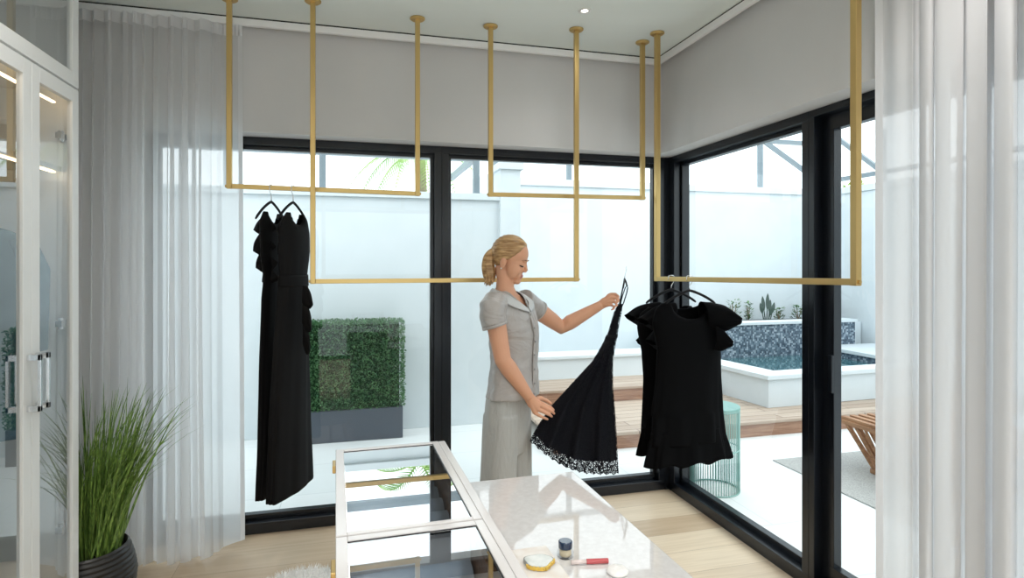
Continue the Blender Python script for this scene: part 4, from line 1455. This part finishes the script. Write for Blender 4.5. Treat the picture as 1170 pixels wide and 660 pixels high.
# garden walls
gwl = MB().box((-4.4, 5.80, 0), (1.43, 6.0, 2.22)).box((-4.4, 5.77, 2.22), (1.43, 6.03, 2.285))
structure('wall_garden_left', gwl, M['stucco'], bevel=0.004)
px0 = at_y(570.5, 300, 5.74).x
px1 = at_y(597, 300, 5.74).x
pil = MB().box((px0 + 0.015, 5.75, 0), (px1 - 0.015, 6.05, 2.53)).box((px0 - 0.01, 5.72, 2.53), (px1 + 0.01, 6.08, 2.60)).box((px1 - 0.15, 6.05, 0), (px1 - 0.03, GW, 2.62))
structure('wall_garden_pillar', pil, M['stucco'], bevel=0.004)
structure('wall_garden_back', MB().box((px1 - 0.15, GW, 0), (7.1, GW + 0.2, 2.60)).box((px1 - 0.15, GW - 0.03, 2.60), (7.1, GW + 0.23, 2.69)), M['stucco'], bevel=0.004)
structure('wall_garden_right', MB().box((6.9, -5, 0), (7.1, GW, 2.60)).box((6.87, -5, 2.60), (7.13, GW - 0.03, 2.69)), M['stucco'], bevel=0.004)

# deck and low wall
XD0 = px1 - 0.02
dk = MB().box((XD0, 4.69, 0.118), (6.9, 5.77, 0.145)).box((3.86, 5.77, 0.118), (6.9, 6.5, 0.145)).box((XD0, 5.755, 0.268), (3.84, 6.31, 0.294))
structure('deck', dk, M['deck'], bevel=0.003)
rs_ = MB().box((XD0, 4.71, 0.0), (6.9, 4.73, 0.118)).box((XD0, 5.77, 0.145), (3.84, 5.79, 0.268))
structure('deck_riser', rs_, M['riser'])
structure('wall_low_bench', MB().box((XD0, 6.31, 0), (3.84, 6.62, 0.52)).box((XD0, 6.28, 0.52), (3.84, 6.64, 0.555)), M['stucco'], bevel=0.004)

# plunge pool
pool = thing('plunge_pool', (5.2, 5.8, 0.145), 'raised white plunge pool with a blue mosaic back wall', 'pool')
FLc, FRc = V((4.02, 5.09)), V((6.88, 5.20))
pw = MB()
pw.prism([(4.02, 5.09), (6.88, 5.20), (6.88, 5.36), (4.18, 5.26)], 0.1455, 0.43)
pw.prism([(4.02, 5.09), (4.18, 5.26), (4.02, 6.60), (3.86, 6.60)], 0.1455, 0.43)
pw.box((6.05, 5.34, 0.1455), (6.88, 6.60, 0.455))
pw.build('pool_wall', M['stucco'], pool, bevel=0.003)
cpg = MB()
cpg.prism([(3.99, 5.06), (6.88, 5.17), (6.88, 5.40), (4.25, 5.30)], 0.43, 0.475)
cpg.prism([(3.99, 5.06), (4.25, 5.30), (4.08, 6.60), (3.83, 6.60)], 0.4302, 0.4752)
cpg.box((6.02, 5.40, 0.456), (6.88, 6.60, 0.50))
cpg.build('coping', M['stucco'], pool, bevel=0.004)
MB().prism([(4.15, 5.24), (6.06, 5.32), (6.06, 6.61), (4.0, 6.61)], 0.30, 0.385).build('water', M['water'], pool)
MB().box((3.86, 6.60, 0.1455), (6.59, 6.78, 0.80)).build('mosaic_wall', M['mosaic'], pool)
MB().box((6.04, 5.40, 0.385), (6.049, 6.60, 0.455)).build('mosaic_band', M['mosaic'], pool)
MB().box((3.84, 6.57, 0.80), (6.61, 6.81, 0.835)).build('wall_coping', M['stucco'], pool, bevel=0.003)
bed = structure('garden_bed', MB().box((3.86, 6.79, 0), (6.88, GW - 0.01, 0.78)), M['stucco'])
structure('garden_bed_soil', MB().box((3.87, 6.82, 0.7801), (6.87, GW - 0.02, 0.784)), M['soil'])

def shrub(p, rx, h, n, label, m='leafy', name='shrub', leaf=0.045):
    root = thing(name, p, label, 'plant', 'plants behind the pool wall')
    lv = MB()
    stm = MB()
    for i in range(n):
        a = random.uniform(0, 2 * PI); q = random.random()
        c = V(p) + V((rx * math.sqrt(random.random()) * math.cos(a), 0.6 * rx * math.sqrt(random.random()) * math.sin(a), h * (0.12 + 0.88 * q)))
        d = V((math.cos(a), math.sin(a), random.uniform(-0.2, 0.9))).normalized()
        s = d.cross(UP).normalized()
        L = leaf * random.uniform(0.7, 1.3)
        lv.add([c - s * L * 0.05, c + d * L * 0.5 - s * L * 0.28, c + d * L, c + d * L * 0.5 + s * L * 0.28], [(0, 1, 2, 3)])
    for i in range(5):
        a = 2 * PI * i / 5
        stm.tube([V(p), V(p) + V((rx * 0.5 * math.cos(a), rx * 0.4 * math.sin(a), h * 0.8))], [0.008, 0.004], 6)
    lv.build('foliage', M[m], root, fix=False)
    stm.build('stem', M['trunk'], root)
    return root
for px, wpx, ytop, lab in ((838, 8, 343, 'small pale leafy shrub above the pool wall left of a thinner one'), (855, 4, 346, 'thin leafy shrub above the pool wall, second from the left'),
                           (912, 9, 349, 'low bushy dark shrub above the pool wall next to the window post'), (890, 5, 352, 'small sparse shrub right of the tall paddle-leaved plant')):
    p = at_y(px, 362, 7.05); p.z = 0.785
    d_ = p.x * SN + p.y * CS
    shrub(p, wpx / FPX * d_, EYE - (ytop - HY) / FPX * d_ - 0.785, 120, lab)
p = at_y(876, 362, 7.0); p.z = 0.785
bp_ = thing('paddle_leaf_plant', p, 'tall plant with upright dark paddle leaves above the pool wall', 'plant', 'plants behind the pool wall')
pm = MB(); ps = MB()
for i, (dx, L, ln) in enumerate(((-0.02, 0.36, -0.05), (0.03, 0.31, 0.05), (0.0, 0.40, 0.0), (-0.04, 0.27, -0.07), (0.05, 0.27, 0.10), (0.02, 0.2, 0.05))):
    b = p + V((dx, 0, 0)); top_ = b + V((ln, 0.03 * math.sin(i * 2), L))
    mid = b.lerp(top_, 0.45)
    ps.tube([b, mid], [0.008, 0.006], 6)
    dn = top_ - mid
    s = dn.cross(V((0.25, 1, 0))).normalized()
    wv = 0.026
    vs = []
    for q in range(7):
        t = q / 6
        c = mid + dn * t; w_ = wv * math.sin(PI * min(1, t * 0.92 + 0.08)) ** 0.8
        vs += [c - s * w_, c + s * w_]
    pm.add(vs, [(2 * q, 2 * q + 1, 2 * q + 3, 2 * q + 2) for q in range(6)])
pm.build('foliage', M['leafdark'], bp_, solid=0.002)
ps.build('stem', M['leafdark'], bp_)

# hedge in planter
hx0, hx1, hy0, hy1 = -0.46, 0.445, 5.52, 5.765
hd = thing('boxwood_hedge', ((hx0 + hx1) / 2, 5.64, 0), 'clipped green hedge in a slate grey planter against the garden wall', 'hedge')
PLz = 0.285
MB().box((hx0, hy0, 0), (hx1, hy1, PLz)).build('planter', M['planter'], hd, bevel=0.004)
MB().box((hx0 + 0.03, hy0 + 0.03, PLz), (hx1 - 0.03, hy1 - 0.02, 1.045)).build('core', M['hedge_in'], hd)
lv = MB()
for i in range(9000):
    q = random.random()
    if q < 0.72:
        p = V((random.uniform(hx0, hx1 + 0.01), hy0 + random.uniform(-0.012, 0.03), random.uniform(PLz + 0.005, 1.075))); nn = V((0, -1, 0.15))
    elif q < 0.86:
        p = V((random.uniform(hx0, hx1), random.uniform(hy0, hy1 - 0.02), 1.06 + random.uniform(-0.02, 0.015))); nn = V((0, -0.2, 1))
    else:
        sd = random.random() < 0.5
        p = V(((hx1 if sd else hx0) + random.uniform(-0.015, 0.015), random.uniform(hy0, hy1 - 0.02), random.uniform(PLz, 1.07))); nn = V((1 if sd else -1, -0.1, 0.1))
    d = (nn + V((random.uniform(-1, 1), random.uniform(-1, 1), random.uniform(-1, 1))) * 1.1).normalized()
    s = d.cross(V((random.uniform(-1, 1), random.uniform(-1, 1), random.uniform(-1, 1)))).normalized()
    L = random.uniform(0.016, 0.028)
    lv.add([p, p + d * L * 0.5 - s * L * 0.32, p + d * L, p + d * L * 0.5 + s * L * 0.32], [(0, 1, 2, 3)])
lv.build('foliage', M['hedge'], hd, fix=False)

# outdoor rug, slatted table, wire side table
tag(MB().box((3.28, 1.2, 0.0005), (5.6, 4.10, 0.009)).build('outdoor_rug', M['rug'], None), 'grey woven outdoor rug on the white patio', 'rug')
tb = thing('slatted_table', (4.18, 3.42, 0.01), 'low teak slatted table with slanting sides on the outdoor rug', 'table')
TT, TB_ = 0.385, 0.0105
top4 = [V((3.70, 3.83)), V((4.66, 3.83)), V((4.66, 2.87)), V((3.70, 2.87))]
cx_, cy_ = 4.18, 3.35
bot4 = [V((cx_ + (p.x - cx_) * 0.80, cy_ + (p.y - cy_) * 0.62)) for p in top4]
fr_ = MB()
for L4, z in ((top4, TT - 0.02), (bot4, TB_ + 0.016)):
    for i in range(4):
        a, b = L4[i], L4[(i + 1) % 4]
        fr_.bar(V((a.x, a.y, z)), V((b.x, b.y, z)), 0.03, 0.03)
fr_.build('frame', M['teak'], tb, bevel=0.002)
for i in range(12):
    x = 3.72 + (4.64 - 3.72) * i / 11
    MB().box((x - 0.022, 2.86, TT - 0.004), (x + 0.022, 3.84, TT + 0.018)).build('top_slat', M['teak'], tb, bevel=0.002)
for sd in range(4):
    a0_, a1_ = top4[sd], top4[(sd + 1) % 4]
    b0__, b1__ = bot4[sd], bot4[(sd + 1) % 4]
    for i in range(11):
        t = (i + 0.5) / 11
        p = a0_.lerp(a1_, t); q = b0__.lerp(b1__, t)
        MB().bar(V((p.x, p.y, TT - 0.034)), V((q.x, q.y, TB_ + 0.03)), 0.028, 0.018).build('side_slat', M['teak'], tb)
wt = V((2.475, 3.70, 0))
ws = thing('wire_side_table', wt, 'round mint wire drum side table outside the corner window', 'side table')
R_ = 0.168
MB().lathe([(0, 0.58), (R_ + 0.004, 0.58), (R_ + 0.004, 0.594), (0, 0.594)], wt, 48).build('table_top', M['mint'], ws, bevel=0.002)
for z in (0.006, 0.30, 0.572):
    MB().tube([wt + V((R_ * math.cos(2 * PI * k / 48), R_ * math.sin(2 * PI * k / 48), z)) for k in range(49)], 0.005, 8).build('ring', M['mint'], ws, smooth=True)
for k in range(60):
    a = 2 * PI * k / 60
    x, y = R_ * math.cos(a), R_ * math.sin(a)
    MB().tube([wt + V((x, y, 0.004)), wt + V((x, y, 0.58))], 0.0032, 6).build('wire', M['mint'], ws, smooth=True)

# aluminium screen enclosure above the garden walls
enc = thing('screen_enclosure', (1.5, 6.5, 2.285), 'blue-grey aluminium screen frame standing on the garden walls', 'screen frame')
def post(px, Y, z0, z1, w=0.06):
    q = at_y(px, 300, Y)
    MB().box((q.x - w / 2, Y - w / 2, z0), (q.x + w / 2, Y + w / 2, z1)).box((q.x - w * 0.9, Y - w * 0.7, z0), (q.x + w * 0.9, Y + w * 0.7, z0 + 0.012)).build('post', M['alu'], enc)
    return q.x
post(260, 5.9, 2.286, 2.62); post(368.5, 5.9, 2.286, 2.62); xe = post(544, 5.9, 2.286, 2.62)
post(568.5, 6.2, 2.0, 3.2, 0.10)
MB().box((-4.3, 5.87, 2.62), (xe + 0.03, 5.93, 2.70)).build('beam', M['alu'], enc)
MB().box((xe - 0.03, 5.93, 2.64), (xe + 0.03, 7.5, 2.70)).build('beam', M['alu'], enc)
post(650, 7.5, 2.691, 3.35); xp = post(868.5, 7.5, 2.691, 3.38)
MB().box((px1, 7.47, 3.36), (6.95, 7.53, 3.42)).build('beam', M['alu'], enc)
MB().bar(at_y(871, 160, 7.5), at_y(938, 209, 7.5), 0.05, 0.06).build('brace', M['alu'], enc)
MB().bar(at_x(948, 151, 7.0), at_x(1008, 196, 7.0), 0.05, 0.06).build('brace', M['alu'], enc)
ra, rb = at_x(948, 207, 7.0), at_x(1008, 195, 7.0)
MB().bar(ra, V((7.0, rb.y - 3.0, ra.z)), 0.05, 0.06).build('beam', M['alu'], enc)
q = at_x(1009, 200, 7.0)
MB().box((6.97, q.y - 0.03, 2.691), (7.03, q.y + 0.03, 3.42)).build('post', M['alu'], enc)

# palms and trees beyond the walls
def palm(p, H_, nf, L, label, name='palm_tree', seed=1, grp='palms beyond the garden walls'):
    rnd = random.Random(seed)
    root = thing(name, p, label, 'palm', grp)
    p = V(p)
    MB().tube([p, p + V((0.05, 0, H_ * 0.5)), p + V((0.0, 0.03, H_))], [0.13, 0.10, 0.08], 14).build('trunk', M['trunk'], root, smooth=True)
    lv = MB()
    for i in range(nf):
        a = 2 * PI * i / nf + rnd.uniform(-0.2, 0.2)
        el = rnd.uniform(0.1, 1.2)
        d = V((math.cos(a), math.sin(a), 0))
        c0 = p + V((0, 0.03, H_))
        pts = []
        for s in range(15):
            t = s / 14
            pts.append(c0 + d * (L * t * math.cos(el * 0.7) * (1 - 0.15 * t)) + V((0, 0, L * (math.sin(el) * t - (0.75) * t * t))))
        lv.tube(pts, [0.014 * (1 - 0.8 * s / 14) for s in range(15)], 6)
        for s in range(1, 15):
            q = pts[s]; dd = (pts[s] - pts[s - 1]).normalized()
            sd = dd.cross(UP).normalized()
            for half in (0, 0.5):
                qq = q.lerp(pts[s - 1], half)
                for sg in (1, -1):
                    ll = L * 0.30 * math.sin(PI * (0.12 + 0.85 * s / 15))
                    e = qq + (dd * 0.7 + sd * sg).normalized() * ll + V((0, 0, -0.30 * ll))
                    lv.add([qq - dd * 0.012, qq + dd * 0.012, e], [(0, 1, 2)])
    lv.build('fronds', M['palm'], root, fix=False)
q = at_y(480, 260, 8.6)
palm((q.x, q.y, 0), 3.15, 15, 1.2, 'light green palm showing above the left garden wall', seed=5)
q = at_x(966, 260, 8.6)
shr = thing('garden_tree', (q.x, q.y, 0), 'green leafy treetop showing above the right garden wall', 'tree')
MB().tube([V((q.x, q.y, 0)), V((q.x, q.y, 2.6))], [0.10, 0.06], 10).build('trunk', M['trunk'], shr, smooth=True)
lv = MB()
for i in range(1800):
    a = random.uniform(0, 2 * PI); rr_ = 0.75 * random.random() ** 0.5; z = 2.3 + random.random() * 0.8
    c = V((q.x + rr_ * math.cos(a), q.y + rr_ * math.sin(a), z - rr_ * 0.35))
    d = V((random.uniform(-1, 1), random.uniform(-1, 1), random.uniform(-0.3, 1))).normalized(); s = d.cross(UP).normalized()
    L = random.uniform(0.06, 0.13)
    lv.add([c, c + d * L * 0.5 - s * L * 0.2, c + d * L, c + d * L * 0.5 + s * L * 0.2], [(0, 1, 2, 3)])
lv.build('crown', M['palm'], shr, fix=False)

# ================================================================== light
w = bpy.data.worlds.new('sky')
scene.world = w
w.use_nodes = True
bg = w.node_tree.nodes['Background']
bg.inputs['Color'].default_value = (0.90, 0.96, 1.0, 1)
bg.inputs['Strength'].default_value = 2.15
sun = bpy.data.lights.new('sun', 'SUN')
sun.energy = 1.0
sun.angle = math.radians(40)
sun.color = (1.0, 0.97, 0.93)
so = bpy.data.objects.new('sun', sun)
so.rotation_euler = (math.radians(38), math.radians(20), math.radians(30))
COL.objects.link(so)

def spot(p, energy, size=150):
    L = bpy.data.lights.new('downlight_and_fill_lamp', 'SPOT')
    L.energy = energy
    L.spot_size = math.radians(size)
    L.spot_blend = 1.0
    L.shadow_soft_size = 0.05
    L.color = (1.0, 0.98, 0.955)
    o = bpy.data.objects.new('downlight_and_fill_lamp', L)
    o.location = p
    COL.objects.link(o)
spot(pd + V((0, 0, -0.02)), 12)
for x, y, e in ((-0.55, 1.9, 35), (-0.9, -0.6, 110), (0.2, -0.9, 110), (1.4, -0.6, 110), (1.5, 1.3, 35), (0.4, -1.9, 110)):  # unseen ceiling spots, added to lift the room's brightness
    spot(V((x, y, CEIL - 0.02)), e)

# ================================================================== camera
cam = bpy.data.cameras.new('camera')
cam.sensor_width = 36
cam.lens = FPX / 1170 * 36
cam.shift_y = -30 / 1170
cam.clip_start = 0.05
co = bpy.data.objects.new('camera', cam)
co.location = (0, 0, EYE)
co.rotation_euler = (PI / 2, 0, -YAW)
COL.objects.link(co)
scene.camera = co

vs_ = scene.view_settings
scene.display_settings.display_device = 'sRGB'
vs_.view_transform = 'Standard'
vs_.look = 'None'
vs_.gamma = 1.0
vs_.use_curve_mapping = False
vs_.exposure = 0.22
cy = scene.cycles
cy.max_bounces = 10
cy.diffuse_bounces = 6
cy.glossy_bounces = 5
cy.transmission_bounces = 6
cy.transparent_max_bounces = 24
cy.caustics_reflective = False
cy.caustics_refractive = False
cy.sample_clamp_indirect = 6.0
cy.use_denoising = True
